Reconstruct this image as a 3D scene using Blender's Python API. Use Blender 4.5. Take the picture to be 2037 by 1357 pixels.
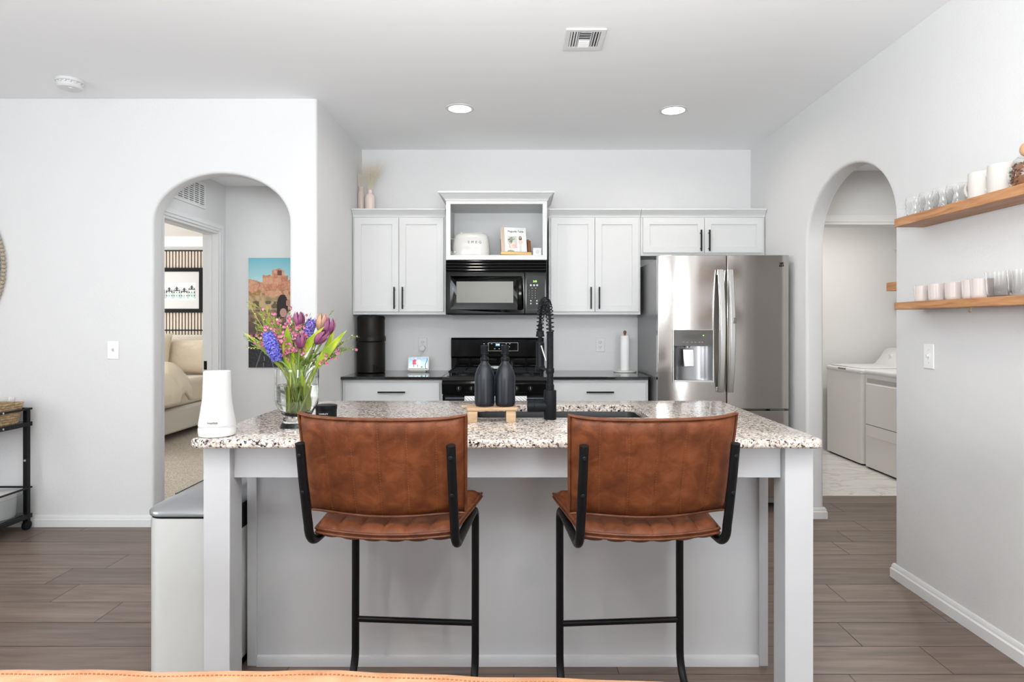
import bpy, bmesh, math, random
from math import pi, sin, cos, radians as R
from mathutils import Vector, Matrix, noise as mnoise
for o in list(bpy.data.objects): bpy.data.objects.remove(o)
SC = bpy.context.scene
COL = SC.collection
# ---------------------------------------------------------------- camera (level, one-point view down the kitchen)
F, CX, CY, H = 1265.0, 1030.0, 645.0, 1.297
cd = bpy.data.cameras.new('camera'); cam = bpy.data.objects.new('camera', cd); COL.objects.link(cam)
cam.location = (0, 0, H); cam.rotation_euler = (pi/2, 0, 0)
cd.sensor_width = 36; cd.lens = F/2037*36
cd.shift_x = (1018.5-CX)/2037; cd.shift_y = -(678.5-CY)/2037
cd.clip_start = .02
SC.camera = cam
# ---------------------------------------------------------------- world, lights, exposure
w = bpy.data.worlds.new('world'); SC.world = w; w.use_nodes = True
w.node_tree.nodes['Background'].inputs[0].default_value = (.80, .89, 1, 1)
w.node_tree.nodes['Background'].inputs[1].default_value = 1.2
SC.view_settings.view_transform = 'Standard'; SC.view_settings.look = 'None'
SC.view_settings.gamma = 1; SC.view_settings.use_curve_mapping = False
SC.view_settings.exposure = -0.04
def area(name, loc, rot, sx, sy, power, color=(1, 1, 1), shape='RECTANGLE', spread=180):
    d = bpy.data.lights.new(name, 'AREA'); d.shape = shape; d.size = sx
    if shape in ('RECTANGLE', 'ELLIPSE'): d.size_y = sy
    d.energy = power; d.color = color; d.spread = R(spread)
    o = bpy.data.objects.new(name, d); o.location = loc; o.rotation_euler = rot; COL.objects.link(o); return o
DAY = (.93, .97, 1.0); WARM = (1, .93, .84)
# daylight through the windows of the living room behind the camera and of the side rooms
area('window_daylight', (-2.6, -3.45, 1.45), (pi/2+.2, 0, 0), 1.9, 1.7, 74, DAY)
area('window_daylight', (1.45, -3.45, 1.3), (pi/2+.2, 0, 0), .75, 2.1, 80, DAY)
area('window_daylight', (-4.5, .3, 1.5), (pi/2, 0, -pi/2), 2.2, 1.6, 60, DAY)
area('bounce_flash', (-.2, .25, 1.75), (pi-.42, 0, 0), 1.3, .9, 132, (.95, .98, 1))  # unseen flash aimed up to brighten the ceiling, not window daylight
area('bedroom_daylight', (-6.85, 6.4, 1.5), (pi/2, 0, -pi/2), 2.0, 1.6, 115, (1, .98, .94))
# ceiling lamps, then added fill lights for the side rooms
for i, (x, y, p) in enumerate([(-.388, 4.26, 4.5), (1.05, 4.30, 4.5), (.9, .9, 12), (-1.5, .9, 12), (-1.5, -1.4, 12), (.9, -1.4, 12)]):
    area('can_lamp', (x, y, 2.725), (0, 0, 0), .15, .15, p, WARM, 'DISK', 165)
area('hall_fill', (-1.9, 4.65, 2.40), (0, 0, 0), .2, .2, 2.2, (.95, .97, 1), 'DISK')  # unseen light added to brighten the hall, no fixture
area('passage_fill', (2.7, 3.9, 2.40), (0, 0, 0), .3, .3, 9, (1, .96, .9), 'DISK')  # added overhead fill for the passage behind the right archway
area('laundry_fill', (3.0, 5.7, 2.40), (0, 0, 0), .3, .3, 17, (1, .96, .9), 'DISK')  # fill light added to brighten the laundry room
# ---------------------------------------------------------------- materials
def mat(name, col, rough=.5, metal=0, bump=None, spec=.5, coat=0, emit=None, trans=0, ior=1.45, sheen=0, alpha=1):
    m = bpy.data.materials.new(name); m.use_nodes = True
    n = m.node_tree; b = n.nodes['Principled BSDF']
    c = tuple(col)+(1,) if len(col) == 3 else col
    b.inputs['Base Color'].default_value = c
    b.inputs['Roughness'].default_value = rough; b.inputs['Metallic'].default_value = metal
    b.inputs['Specular IOR Level'].default_value = spec; b.inputs['Coat Weight'].default_value = coat
    b.inputs['Transmission Weight'].default_value = trans; b.inputs['IOR'].default_value = ior
    b.inputs['Sheen Weight'].default_value = sheen
    if emit: b.inputs['Emission Color'].default_value = c; b.inputs['Emission Strength'].default_value = emit
    if bump: add_bump(m, *bump)
    return m
def N(m, t, **kw):
    x = m.node_tree.nodes.new(t)
    for k, v in kw.items():
        if k[0] == '_': x.inputs[k[1:].replace('_', ' ')].default_value = v
        else: setattr(x, k, v)
    return x
def L(m, a, b): m.node_tree.links.new(a, b)
def coords(m, scale=(1, 1, 1), src='Object'):
    t = N(m, 'ShaderNodeTexCoord'); mp = N(m, 'ShaderNodeMapping'); mp.inputs['Scale'].default_value = scale
    L(m, t.outputs[src], mp.inputs['Vector']); return mp.outputs[0]
def ramp(m, fac, stops, interp='LINEAR'):
    r = N(m, 'ShaderNodeValToRGB'); r.color_ramp.interpolation = interp
    e = r.color_ramp.elements
    while len(e) < len(stops): e.new(.5)
    for i, (p, c) in enumerate(stops): e[i].position = p; e[i].color = tuple(c)+(1,)
    L(m, fac, r.inputs[0]); return r.outputs[0]
def bsdf(m): return m.node_tree.nodes['Principled BSDF']
def add_bump(m, scale, strength, dist=.002, vec=None, detail=3, stretch=(1, 1, 1)):
    n = N(m, 'ShaderNodeTexNoise', _Scale=scale, _Detail=detail)
    L(m, vec or coords(m, stretch), n.inputs['Vector'])
    bp = N(m, 'ShaderNodeBump', _Strength=strength, _Distance=dist)
    L(m, n.outputs[0], bp.inputs['Height']); L(m, bp.outputs[0], bsdf(m).inputs['Normal'])
def noisy(m, scale, stops, stretch=(1, 1, 1), detail=4, dist=0, rough=.5):
    n = N(m, 'ShaderNodeTexNoise', _Scale=scale, _Detail=detail, _Distortion=dist, _Roughness=rough)
    L(m, coords(m, stretch), n.inputs['Vector'])
    L(m, ramp(m, n.outputs[0], stops), bsdf(m).inputs['Base Color']); return m
WALL = mat('wall_paint', (.725, .725, .725), .85, bump=(95, .35, .003))
CEIL = mat('ceiling_paint', (.92, .93, .94), .9, bump=(110, .15, .002))
TRIMW = mat('trim_white', (.76, .765, .765), .4)
CABW = mat('cabinet_white', (.66, .665, .665), .42)
ISLG = mat('island_grey', (.575, .585, .60), .45)
BLK = mat('matte_black', (.006, .007, .009), .45, spec=.17)
BLKM = mat('black_metal', (.006, .006, .007), .38, spec=.25)
GLB = mat('gloss_black', (.004, .004, .004), .10, spec=.22)
BLKG = mat('black_glass', (.09, .088, .078), .06, coat=.6)
SS = mat('stainless', (.50, .475, .45), .13, 1)
def _ss():
    n = N(SS, 'ShaderNodeTexNoise', _Scale=2.2, _Detail=1); L(SS, coords(SS, (1.6, 1.6, .35)), n.inputs['Vector'])
    n2 = N(SS, 'ShaderNodeTexNoise', _Scale=40, _Detail=2); L(SS, coords(SS, (1, 1, 60)), n2.inputs['Vector'])
    b1 = N(SS, 'ShaderNodeBump', _Strength=.16, _Distance=.012); b2 = N(SS, 'ShaderNodeBump', _Strength=.05, _Distance=.0005)
    L(SS, n.outputs[0], b1.inputs['Height']); L(SS, n2.outputs[0], b2.inputs['Height'])
    L(SS, b1.outputs[0], b2.inputs['Normal']); L(SS, b2.outputs[0], bsdf(SS).inputs['Normal'])
_ss()
SSD = mat('stainless_dark', (.25, .25, .25), .3, 1)
SSL = mat('stainless_light', (.72, .72, .71), .28, 1)
CHROME = mat('chrome', (.8, .8, .8), .12, 1)
WPL = mat('white_plastic', (.69, .69, .69), .35)
WGL = mat('white_gloss', (.64, .635, .62), .15, coat=.3)
GLASS_THIN = mat('thin_glass', (.99, .99, .985), .02, trans=1, ior=1.27)
APPW = mat('appliance_white', (.78, .76, .73), .3)
CER = mat('ceramic_cream', (.62, .59, .55), .55, bump=(60, .1, .001))
CERP = mat('ceramic_glaze', (.58, .52, .49), .2)
GLASS = mat('clear_glass', (.98, .99, .985), .02, trans=1, ior=1.45)
WATER = mat('water', (.97, .99, .95), .0, trans=1, ior=1.33)
ACR = mat('clear_acrylic', (.93, .95, .95), .05, trans=1, ior=1.2)
BRASS = mat('brass', (.55, .38, .17), .3, 1)
GREYLIT = mat('lettering_grey', (.10, .10, .10), .5)
DGREY = mat('dark_grey', (.022, .022, .022), .45, spec=.3)
SILV = mat('silver_plastic', (.33, .34, .35), .3, .6)
PANW = mat('trash_white', (.66, .68, .67), .32, .15)
def wood(name, a, b, c, stretch, scale=9, rough=.45):
    m = mat(name, a, rough); noisy(m, scale, [(.25, c), (.5, a), (.72, b)], stretch, 6, 1.2, .6); return m
WSH = wood('shelf_wood', (.42, .20, .085), (.56, .30, .14), (.27, .115, .045), (9, .9, 9), 4)
WPINE = wood('pine_wood', (.44, .30, .18), (.52, .37, .23), (.32, .19, .10), (1.2, 9, 9), 4, .6)
WDK = wood('walnut_wood', (.17, .07, .03), (.25, .11, .05), (.09, .035, .015), (8, 8, 1), 6)
def _granite():
    m = mat('granite', (.5, .45, .4), .17, coat=.25)
    v = N(m, 'ShaderNodeTexVoronoi', _Scale=170.0, _Randomness=1.0)
    nz = N(m, 'ShaderNodeTexNoise', _Scale=60, _Detail=3)
    co = coords(m); L(m, co, nz.inputs['Vector'])
    mx = N(m, 'ShaderNodeMix', data_type='VECTOR'); mx.inputs[0].default_value = .012
    L(m, co, mx.inputs[4]); L(m, nz.outputs[1], mx.inputs[5]); L(m, mx.outputs[1], v.inputs['Vector'])
    sp = N(m, 'ShaderNodeSeparateColor'); L(m, v.outputs['Color'], sp.inputs[0])
    big = N(m, 'ShaderNodeTexNoise', _Scale=80, _Detail=2); L(m, co, big.inputs['Vector'])
    ad = N(m, 'ShaderNodeMath', operation='MULTIPLY_ADD'); ad.inputs[1].default_value = .62
    mm = N(m, 'ShaderNodeMath', operation='MULTIPLY'); mm.inputs[1].default_value = .5
    L(m, sp.outputs[0], ad.inputs[0]); L(m, big.outputs[0], mm.inputs[0]); L(m, mm.outputs[0], ad.inputs[2])
    c = ramp(m, ad.outputs[0], [(0, (.014, .013, .014)), (.285, (.12, .10, .095)), (.35, (.36, .30, .27)), (.43, (.62, .54, .47)),
                                (.58, (.46, .36, .30)), (.64, (.70, .64, .57)), (.76, (.76, .72, .67))], 'CONSTANT')
    L(m, c, bsdf(m).inputs['Base Color']); return m
GRAN = _granite()
BCTR = mat('black_counter', (.012, .011, .011), .08, coat=.3)
def _leather(name, a, b, c, rough=.42):
    m = mat(name, a, rough, spec=.32)
    co = coords(m)
    n = N(m, 'ShaderNodeTexNoise', _Scale=20, _Detail=8, _Roughness=.6, _Distortion=.5); L(m, co, n.inputs['Vector'])
    L(m, ramp(m, n.outputs[0], [(.30, c), (.5, a), (.68, b)]), bsdf(m).inputs['Base Color'])
    v = N(m, 'ShaderNodeTexNoise', _Scale=260, _Detail=2); L(m, co, v.inputs['Vector'])
    b1 = N(m, 'ShaderNodeBump', _Strength=.12, _Distance=.001); L(m, v.outputs[0], b1.inputs['Height'])
    b2 = N(m, 'ShaderNodeBump', _Strength=.35, _Distance=.006); L(m, n.outputs[0], b2.inputs['Height'])
    L(m, b2.outputs[0], b1.inputs['Normal']); L(m, b1.outputs[0], bsdf(m).inputs['Normal']); return m
LEA = _leather('brown_leather', (.132, .036, .011), (.190, .058, .019), (.082, .021, .0065), .5)
LEAE = _leather('brown_leather_piping', (.13, .042, .017), (.17, .06, .026), (.08, .025, .01))
SOFL = _leather('tan_leather', (.44, .235, .128), (.50, .290, .170), (.38, .185, .095), .55)
STIT = mat('stitch_thread', (.27, .105, .04), .7)
CREAM = mat('cream_fabric', (.72, .64, .53), .9, bump=(220, .4, .001), sheen=.2)
LINEN = mat('linen', (.76, .67, .53), .9, bump=(18, .5, .012), sheen=.2)
BEDF = mat('bed_upholstery', (.70, .66, .58), .9, bump=(300, .3, .001))
def _carpet():
    m = mat('carpet', (.42, .36, .30), .95); noisy(m, 90, [(.3, (.38, .33, .27)), (.5, (.60, .53, .45)), (.7, (.78, .71, .62))], (1, 1, 1), 3)
    add_bump(m, 130, .8, .012); return m
CARP = _carpet()
def _plank():
    m = mat('plank_tile', (.2, .15, .12), .38)
    at = N(m, 'ShaderNodeAttribute', attribute_name='rnd')
    co = N(m, 'ShaderNodeTexCoord'); mp = N(m, 'ShaderNodeMapping'); mp.inputs['Scale'].default_value = (1.1, 13, 1)
    L(m, co.outputs['Object'], mp.inputs[0])
    mul = N(m, 'ShaderNodeVectorMath', operation='SCALE'); mul.inputs['Scale'].default_value = 37
    L(m, at.outputs['Color'], mul.inputs[0])
    ad = N(m, 'ShaderNodeVectorMath', operation='ADD'); L(m, mp.outputs[0], ad.inputs[0]); L(m, mul.outputs[0], ad.inputs[1])
    n = N(m, 'ShaderNodeTexNoise', _Scale=2.2, _Detail=6, _Roughness=.6, _Distortion=.5); L(m, ad.outputs[0], n.inputs['Vector'])
    c = ramp(m, n.outputs[0], [(.25, (.100, .070, .053)), (.5, (.158, .115, .090)), (.75, (.215, .165, .134))])
    hs = N(m, 'ShaderNodeHueSaturation'); L(m, c, hs.inputs['Color'])
    mr = N(m, 'ShaderNodeMapRange'); mr.inputs['To Min'].default_value = .84; mr.inputs['To Max'].default_value = 1.14
    L(m, at.outputs['Fac'], mr.inputs[0]); L(m, mr.outputs[0], hs.inputs['Value']); L(m, hs.outputs[0], bsdf(m).inputs['Base Color'])
    b = N(m, 'ShaderNodeBump', _Strength=.12, _Distance=.002); L(m, n.outputs[0], b.inputs['Height']); L(m, b.outputs[0], bsdf(m).inputs['Normal'])
    return m
PLANK = _plank()
GROUT = mat('grout', (.075, .060, .052), .8)
def _marble():
    m = mat('marble_tile', (.76, .75, .72), .12)
    n = N(m, 'ShaderNodeTexNoise', _Scale=1.6, _Detail=7, _Distortion=1.6); L(m, coords(m, (1, 2.2, 1)), n.inputs['Vector'])
    L(m, ramp(m, n.outputs[0], [(.44, (.76, .75, .72)), (.485, (.58, .56, .54)), (.50, (.74, .73, .70)), (.62, (.80, .79, .76))]), bsdf(m).inputs['Base Color'])
    return m
MARB = _marble()
def attr_mat(name, rough=.5, emit=0):
    m = mat(name, (1, 1, 1), rough); at = N(m, 'ShaderNodeAttribute', attribute_name='col')
    L(m, at.outputs['Color'], bsdf(m).inputs['Base Color'])
    if emit: L(m, at.outputs['Color'], bsdf(m).inputs['Emission Color']); bsdf(m).inputs['Emission Strength'].default_value = emit
    return m
PRINT = attr_mat('printed_picture', .45)
SCREEN = attr_mat('lit_screen', .2, .8)
LAMP = mat('lamp_lens', (1, .97, .92), .5, emit=6)
# ---------------------------------------------------------------- mesh helpers
ORG = {}
def V(*a): return Vector(a)
class MB:
    def __init__(s): s.b = bmesh.new(); s.mi = 0
    def _tag(s, n0):
        s.b.faces.ensure_lookup_table()
        for f in s.b.faces[n0:]: f.material_index = s.mi
    def box(s, x0, x1, y0, y1, z0, z1, rot=None, piv=None):
        n0 = len(s.b.faces)
        vs = [s.b.verts.new((x, y, z)) for x in (x0, x1) for y in (y0, y1) for z in (z0, z1)]
        for q in ((0, 1, 3, 2), (4, 6, 7, 5), (0, 4, 5, 1), (2, 3, 7, 6), (0, 2, 6, 4), (1, 5, 7, 3)): s.b.faces.new([vs[i] for i in q])
        if rot is not None: bmesh.ops.rotate(s.b, verts=vs, cent=piv or V((x0+x1)/2, (y0+y1)/2, (z0+z1)/2), matrix=rot)
        s._tag(n0); return s
    def faces(s, pts, fs):
        n0 = len(s.b.faces); vs = [s.b.verts.new(p) for p in pts]
        for f in fs:
            try: s.b.faces.new([vs[i] for i in f])
            except ValueError: pass
        s._tag(n0); return s
    def rings(s, rr, close=True, cap=(True, True)):
        """loft rings (lists of points, same length)"""
        n0 = len(s.b.faces); VV = [[s.b.verts.new(p) for p in r] for r in rr]; n = len(VV[0])
        for a, b in zip(VV[:-1], VV[1:]):
            for i in range(n if close else n-1):
                j = (i+1) % n; s.b.faces.new((a[i], a[j], b[j], b[i]))
        if cap[0] and n > 2: s.b.faces.new(VV[0][::-1])
        if cap[1] and n > 2: s.b.faces.new(VV[-1])
        s._tag(n0); return s
    def lathe(s, prof, c=(0, 0, 0), n=28, axis='z', cap=(True, True), sx=1, sy=1):
        """prof = [(r, h)...] along axis from c"""
        def pt(r, h, a):
            u, v = r*cos(a)*sx, r*sin(a)*sy
            p = (u, v, h) if axis == 'z' else ((h, u, v) if axis == 'x' else (v, h, u))
            return (p[0]+c[0], p[1]+c[1], p[2]+c[2])
        return s.rings([[pt(max(r, 1e-5), h, 2*pi*i/n) for i in range(n)] for r, h in prof], True, cap)
    def cyl(s, c, r, h, axis='z', n=24, r2=None): return s.lathe([(r, 0), (r if r2 is None else r2, h)], c, n, axis)
    def tube(s, pts, r, n=10, closed=False, cap=True):
        pts = [Vector(p) for p in pts]; m = len(pts); rs = r if isinstance(r, (list, tuple)) else [r]*m
        rings = []; prev = None
        for i, p in enumerate(pts):
            if closed: t = (pts[(i+1) % m]-pts[i-1])
            else: t = pts[min(i+1, m-1)]-pts[max(i-1, 0)]
            t.normalize()
            if prev is None:
                up = V(0, 0, 1) if abs(t.z) < .9 else V(1, 0, 0)
                u = t.cross(up).normalized()
            else: u = (prev - t*prev.dot(t)).normalized()
            prev = u; v = t.cross(u)
            rings.append([p+u*rs[i]*cos(2*pi*k/n)+v*rs[i]*sin(2*pi*k/n) for k in range(n)])
        if closed: rings.append(rings[0]); return s.rings(rings, True, (False, False))
        return s.rings(rings, True, (cap, cap))
    def plate(s, us, vs, w0, w1, holes=(), f=lambda u, v, w: (u, w, v)):
        """slab on a (u, v) grid between w0 and w1 with open cells"""
        n0 = len(s.b.faces); hs = set(holes); d = {}
        def g(i, j, k):
            if (i, j, k) not in d: d[i, j, k] = s.b.verts.new(f(us[i], vs[j], (w0, w1)[k]))
            return d[i, j, k]
        nu, nv = len(us)-1, len(vs)-1
        ok = lambda i, j: 0 <= i < nu and 0 <= j < nv and (i, j) not in hs
        for i in range(nu):
            for j in range(nv):
                if not ok(i, j): continue
                s.b.faces.new([g(i, j, 0), g(i+1, j, 0), g(i+1, j+1, 0), g(i, j+1, 0)])
                s.b.faces.new([g(i, j, 1), g(i, j+1, 1), g(i+1, j+1, 1), g(i+1, j, 1)])
                for (a, b, c, e) in ((i-1, j, (i, j), (i, j+1)), (i+1, j, (i+1, j), (i+1, j+1)), (i, j-1, (i, j), (i+1, j)), (i, j+1, (i, j+1), (i+1, j+1))):
                    if not ok(a, b): s.b.faces.new([g(*c, 0), g(*e, 0), g(*e, 1), g(*c, 1)])
        s._tag(n0); return s
    def sphere(s, c, r, n=14, m=9, sz=1):
        pr = [(r*sin(pi*i/m), -r*sz*cos(pi*i/m)) for i in range(m+1)]
        return s.lathe(pr, c, n, cap=(False, False))
    def strip(s, pts, w, dirn=None, t=0.0):
        """ribbon following pts with widths w, side vectors dirn"""
        a, b = [], []
        for p, ww, dd in zip(pts, w, dirn): a.append(Vector(p)-Vector(dd)*ww); b.append(Vector(p)+Vector(dd)*ww)
        return s.rings([[x, y] for x, y in zip(a, b)], False, (False, False))
    def build(s, name, m, parent=None, weld=True, bevel=0, seg=2, angle=35, loc=None, sub=0, solid=0, smooth=True, label=None, local=False):
        if weld: bmesh.ops.remove_doubles(s.b, verts=s.b.verts, dist=2e-5)
        bmesh.ops.recalc_face_normals(s.b, faces=s.b.faces)
        org = ORG.get(parent.name, V(0, 0, 0)) if parent else V(*(loc or (0, 0, 0)))
        if org.length and not (local and not parent): bmesh.ops.translate(s.b, verts=s.b.verts, vec=-org)
        me = bpy.data.meshes.new(name); s.b.to_mesh(me); s.b.free()
        for x in (m if isinstance(m, (list, tuple)) else [m]): me.materials.append(x)
        if smooth:
            me.polygons.foreach_set('use_smooth', [True]*len(me.polygons)); me.set_sharp_from_angle(angle=R(angle))
        o = bpy.data.objects.new(name, me); COL.objects.link(o)
        if parent: o.parent = parent
        elif loc: o.location = loc
        ORG[o.name] = org
        if solid: q = o.modifiers.new('solid', 'SOLIDIFY'); q.thickness = solid; q.offset = 0
        if bevel:
            q = o.modifiers.new('bevel', 'BEVEL'); q.width = bevel; q.segments = seg; q.limit_method = 'ANGLE'; q.angle_limit = R(40); q.harden_normals = False
        if sub: q = o.modifiers.new('sub', 'SUBSURF'); q.levels = sub; q.render_levels = sub
        if label: o['label'] = label
        return o
def tag(o, label, cat, group=None, kind=None):
    o['label'] = label; o['category'] = cat
    if group: o['group'] = group
    if kind: o['kind'] = kind
    return o
def thing(name, label, cat, loc, group=None, world=True, rot=(0, 0, 0)):
    """Empty at the thing's base; world=True: its parts are modelled in room coordinates, else in its own"""
    o = bpy.data.objects.new(name, None); o.empty_display_size = .1; COL.objects.link(o); o.location = loc; o.rotation_euler = rot
    ORG[o.name] = Vector(loc) if world else V(0, 0, 0)
    return tag(o, label, cat, group)
def struct(name, mb, m, label=None, **kw):
    o = mb.build(name, m, **kw); o['kind'] = 'structure'
    if label: o['label'] = label
    return o
def copy_tree(o, parent=None, loc=None, rot=None, label=None):
    c = o.copy(); COL.objects.link(c)
    if parent: c.parent = parent
    if loc: c.location = loc
    if rot: c.rotation_euler = rot
    if label: c['label'] = label
    for ch in list(o.children): copy_tree(ch, c)
    return c
def text(name, body, size, m, parent, loc, rot=(pi/2, 0, 0), align='CENTER', ext=.0004, space=1.0):
    cu = bpy.data.curves.new(name, 'FONT'); cu.body = body; cu.size = size; cu.align_x = align; cu.align_y = 'CENTER'
    cu.extrude = ext; cu.space_character = space; cu.resolution_u = 3
    t = bpy.data.objects.new(name+'_tmp', cu); COL.objects.link(t)
    bpy.context.view_layer.update()
    me = bpy.data.meshes.new_from_object(t.evaluated_get(bpy.context.evaluated_depsgraph_get()))
    bpy.data.objects.remove(t)
    me.materials.clear(); me.materials.append(m)
    o = bpy.data.objects.new(name, me); COL.objects.link(o); o.parent = parent
    o.location = Vector(loc)-ORG.get(parent.name, V(0, 0, 0)); o.rotation_euler = rot; return o
def at(px, py, Y):
    """room point at depth Y seen at a pixel (used for measuring off the photograph)"""
    k = Y/F; return V((px-CX)*k, Y, H-(py-CY)*k)
def canvas(name, fn, nu, nv, w, h, m, parent, f):
    """printed picture: fn(u, v) -> colour (v up), f maps (u*w, v*h) to a point"""
    me = bpy.data.meshes.new(name); vs = []; fs = []; cs = []
    org = ORG.get(parent.name, V(0, 0, 0))
    for j in range(nv+1):
        for i in range(nu+1): vs.append(tuple(Vector(f(i/nu*w, j/nv*h))-org))
    for j in range(nv):
        for i in range(nu):
            a = j*(nu+1)+i; fs.append((a, a+1, a+nu+2, a+nu+1)); cs.append(fn((i+.5)/nu, (j+.5)/nv))
    me.from_pydata(vs, [], fs); at_ = me.attributes.new('col', 'FLOAT_COLOR', 'FACE')
    at_.data.foreach_set('color', [x for c in cs for x in (c[0], c[1], c[2], 1.0)])
    me.materials.append(m); o = bpy.data.objects.new(name, me); COL.objects.link(o); o.parent = parent; ORG[o.name] = org; return o
def nz(x, y, s=0): return mnoise.noise(V(x, y, s*7.3))
def mixc(a, b, t): t = max(0, min(1, t)); return tuple(p+(q-p)*t for p, q in zip(a, b))
random.seed(7)
# ================================================================ the room shell
CH = 2.743                       # main ceiling
YL, YB = 4.08, 5.27              # arch wall face, kitchen back wall face
XK, XR, T = -1.29, 1.93, .115    # kitchen left wall face, right wall face, wall thickness
# floor: plank tiles as geometry with grout gaps
def plank_floor(x0, x1, y0, y1):
    m = MB(); m.mi = 1; m.box(x0, x1, y0, y1, -.10, -.0015)
    m.mi = 0; P, LN, g = .2042, 1.24, .0017
    rnd = []
    offs = {0: 1.615, -1: 1.225, 1: 1.388, 2: 1.878, 3: 1.535, 4: -2.36, 5: -2.19, 6: 1.869, 7: 2.0, 8: 2.21}
    n0 = int((y0-2.355)/P)-1; n1 = int((y1-2.355)/P)+1
    nbase = len(m.b.faces)
    for n in range(n0, n1+1):
        ya, yb = max(y0, 2.355+n*P+g), min(y1, 2.355+(n+1)*P-g)
        if yb-ya < .01: continue
        o = offs.get(n, random.random()*LN)
        k = math.floor((x0-o)/LN)
        while o+k*LN < x1:
            xa, xb = max(x0, o+k*LN+g), min(x1, o+(k+1)*LN-g); k += 1
            if xb-xa < .01: continue
            m.faces([(xa, ya, 0), (xb, ya, 0), (xb, yb, 0), (xa, yb, 0)], [(0, 1, 2, 3)]); rnd.append(random.random())
    o = struct('floor', m, [PLANK, GROUT], 'grey-brown wood-look plank tile floor laid crosswise', smooth=False, weld=False)
    at_ = o.data.attributes.new('rnd', 'FLOAT_COLOR', 'FACE'); vals = [0.5]*nbase+rnd
    at_.data.foreach_set('color', [x for v in vals for x in (v, v, v, 1)])
plank_floor(-4.6, 3.4, -3.6, 4.8)
m = MB(); m.box(-2.48, 2.05, 4.8, 5.40, -.1, -.001); struct('floor', m, PLANK)
m = MB(); m.box(-7.1, -2.48, 4.19, 8.45, -.1, .004); struct('floor', m, CARP, 'beige carpet floor of the bedroom')
m = MB(); m.box(2.0, 4.1, 4.8, 6.7, -.1, .002); struct('floor', m, MARB, 'white marble tile floor of the laundry room')
# ceilings
m = MB(); m.plate([-4.6, -1.35, 2.045], [-3.6, YL+.05, YB+.1], CH, CH+.1, [(0, 1)], f=lambda u, v, w: (u, v, w)); struct('ceiling', m, CEIL)
m = MB(); m.box(-2.535, -1.405, YL+T, YB, 2.44, 2.5); struct('ceiling', m, CEIL)
m = MB(); m.box(-7.1, -2.535, YL+T, 8.45, 2.44, 2.5); struct('ceiling', m, CEIL)
m = MB(); m.box(XR+T, 4.1, 2.7, 6.7, 2.455, 2.52); struct('ceiling', m, CEIL)
def arch_wall(name, u0, u1, a, b, spring, rise, f, Hh=CH, r=.02, n=44):
    """wall slab with a bullnosed arched opening; f maps (u, depth, z) with depth 0 = room face"""
    m = MB(); cu, hw = (a+b)/2, (b-a)/2
    base = [(a, 0, -1, 0), (a, spring*.5, -1, 0)]
    for i in range(n+1):
        t = pi-pi*i/n; nx, ny = cos(t)/hw, sin(t)/rise; q = math.hypot(nx, ny)
        base.append((cu+hw*cos(t), spring+rise*sin(t), nx/q, ny/q))
    base += [(b, spring*.5, 1, 0), (b, 0, 1, 0)]
    prof = [(r*(1-sin(t)), r*(1-cos(t))) for t in [pi/2*i/5 for i in range(6)]]
    prof = prof + [(o, T-d) for o, d in prof[::-1]]
    rings = [[f(u+nu*o, d, z+nz_*o) for (u, z, nu, nz_) in base] for (o, d) in prof]
    m.rings(rings, False, (False, False))
    for d in (0, T):
        off = [(u+nu*r, z+nz_*r) for (u, z, nu, nz_) in base]
        pts = []; fs = []
        for i, (u, z) in enumerate(off): pts += [f(u, d, z), f(u, d, Hh)]
        # arch part: strips to the ceiling
        for i in range(2, len(off)-3): fs.append((2*i, 2*i+2, 2*i+3, 2*i+1))
        m.faces(pts, fs)
        z2 = off[2][1]
        m.faces([f(u0, d, 0), f(off[0][0], d, 0), f(off[1][0], d, off[1][1]), f(off[2][0], d, z2), f(off[2][0], d, Hh), f(u0, d, Hh)], [(0, 1, 2, 3, 4, 5)])
        m.faces([f(u1, d, 0), f(off[-1][0], d, 0), f(off[-2][0], d, off[-2][1]), f(off[-3][0], d, z2), f(off[-3][0], d, Hh), f(u1, d, Hh)], [(0, 1, 2, 3, 4, 5)])
    for u in (u0, u1): m.faces([f(u, 0, 0), f(u, T, 0), f(u, T, Hh), f(u, 0, Hh)], [(0, 1, 2, 3)])
    m.faces([f(u0, 0, Hh), f(u1, 0, Hh), f(u1, T, Hh), f(u0, T, Hh)], [(0, 1, 2, 3)])
    return m
m = arch_wall('wall_left', -4.6, -1.405, -2.34, -1.465, 1.95, .316, lambda u, d, z: (u, YL+d, z))
m.b.normal_update(); struct('wall_left', m, WALL, 'white wall with a wide rounded archway')
m = arch_wall('wall_right', -3.6, YB+T, 3.255, 4.25, 1.84, .39, lambda u, d, z: (XR+d, u, z))
struct('wall_right', m, WALL, 'white wall with a rounded archway, floating shelves on it')
# kitchen left wall with rounded outer corner
def rounded_wall(x0, x1, y0, y1, z1, r=.02):
    m = MB(); prof = [(x0, y0), (x0, y1), (x1, y1)] + [(x1-r+r*cos(t), y0+r-r*sin(t)) for t in [pi/2*i/6 for i in range(7)]]
    m.rings([[(x, y, 0) for x, y in prof], [(x, y, z1) for x, y in prof]]); return m
struct('wall_kitchen_left', rounded_wall(-1.405, XK, YL, YB+T, CH), WALL)
m = MB(); m.box(-2.42, 2.045, YB, YB+T, 0, CH); struct('wall_back', m, WALL)
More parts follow.
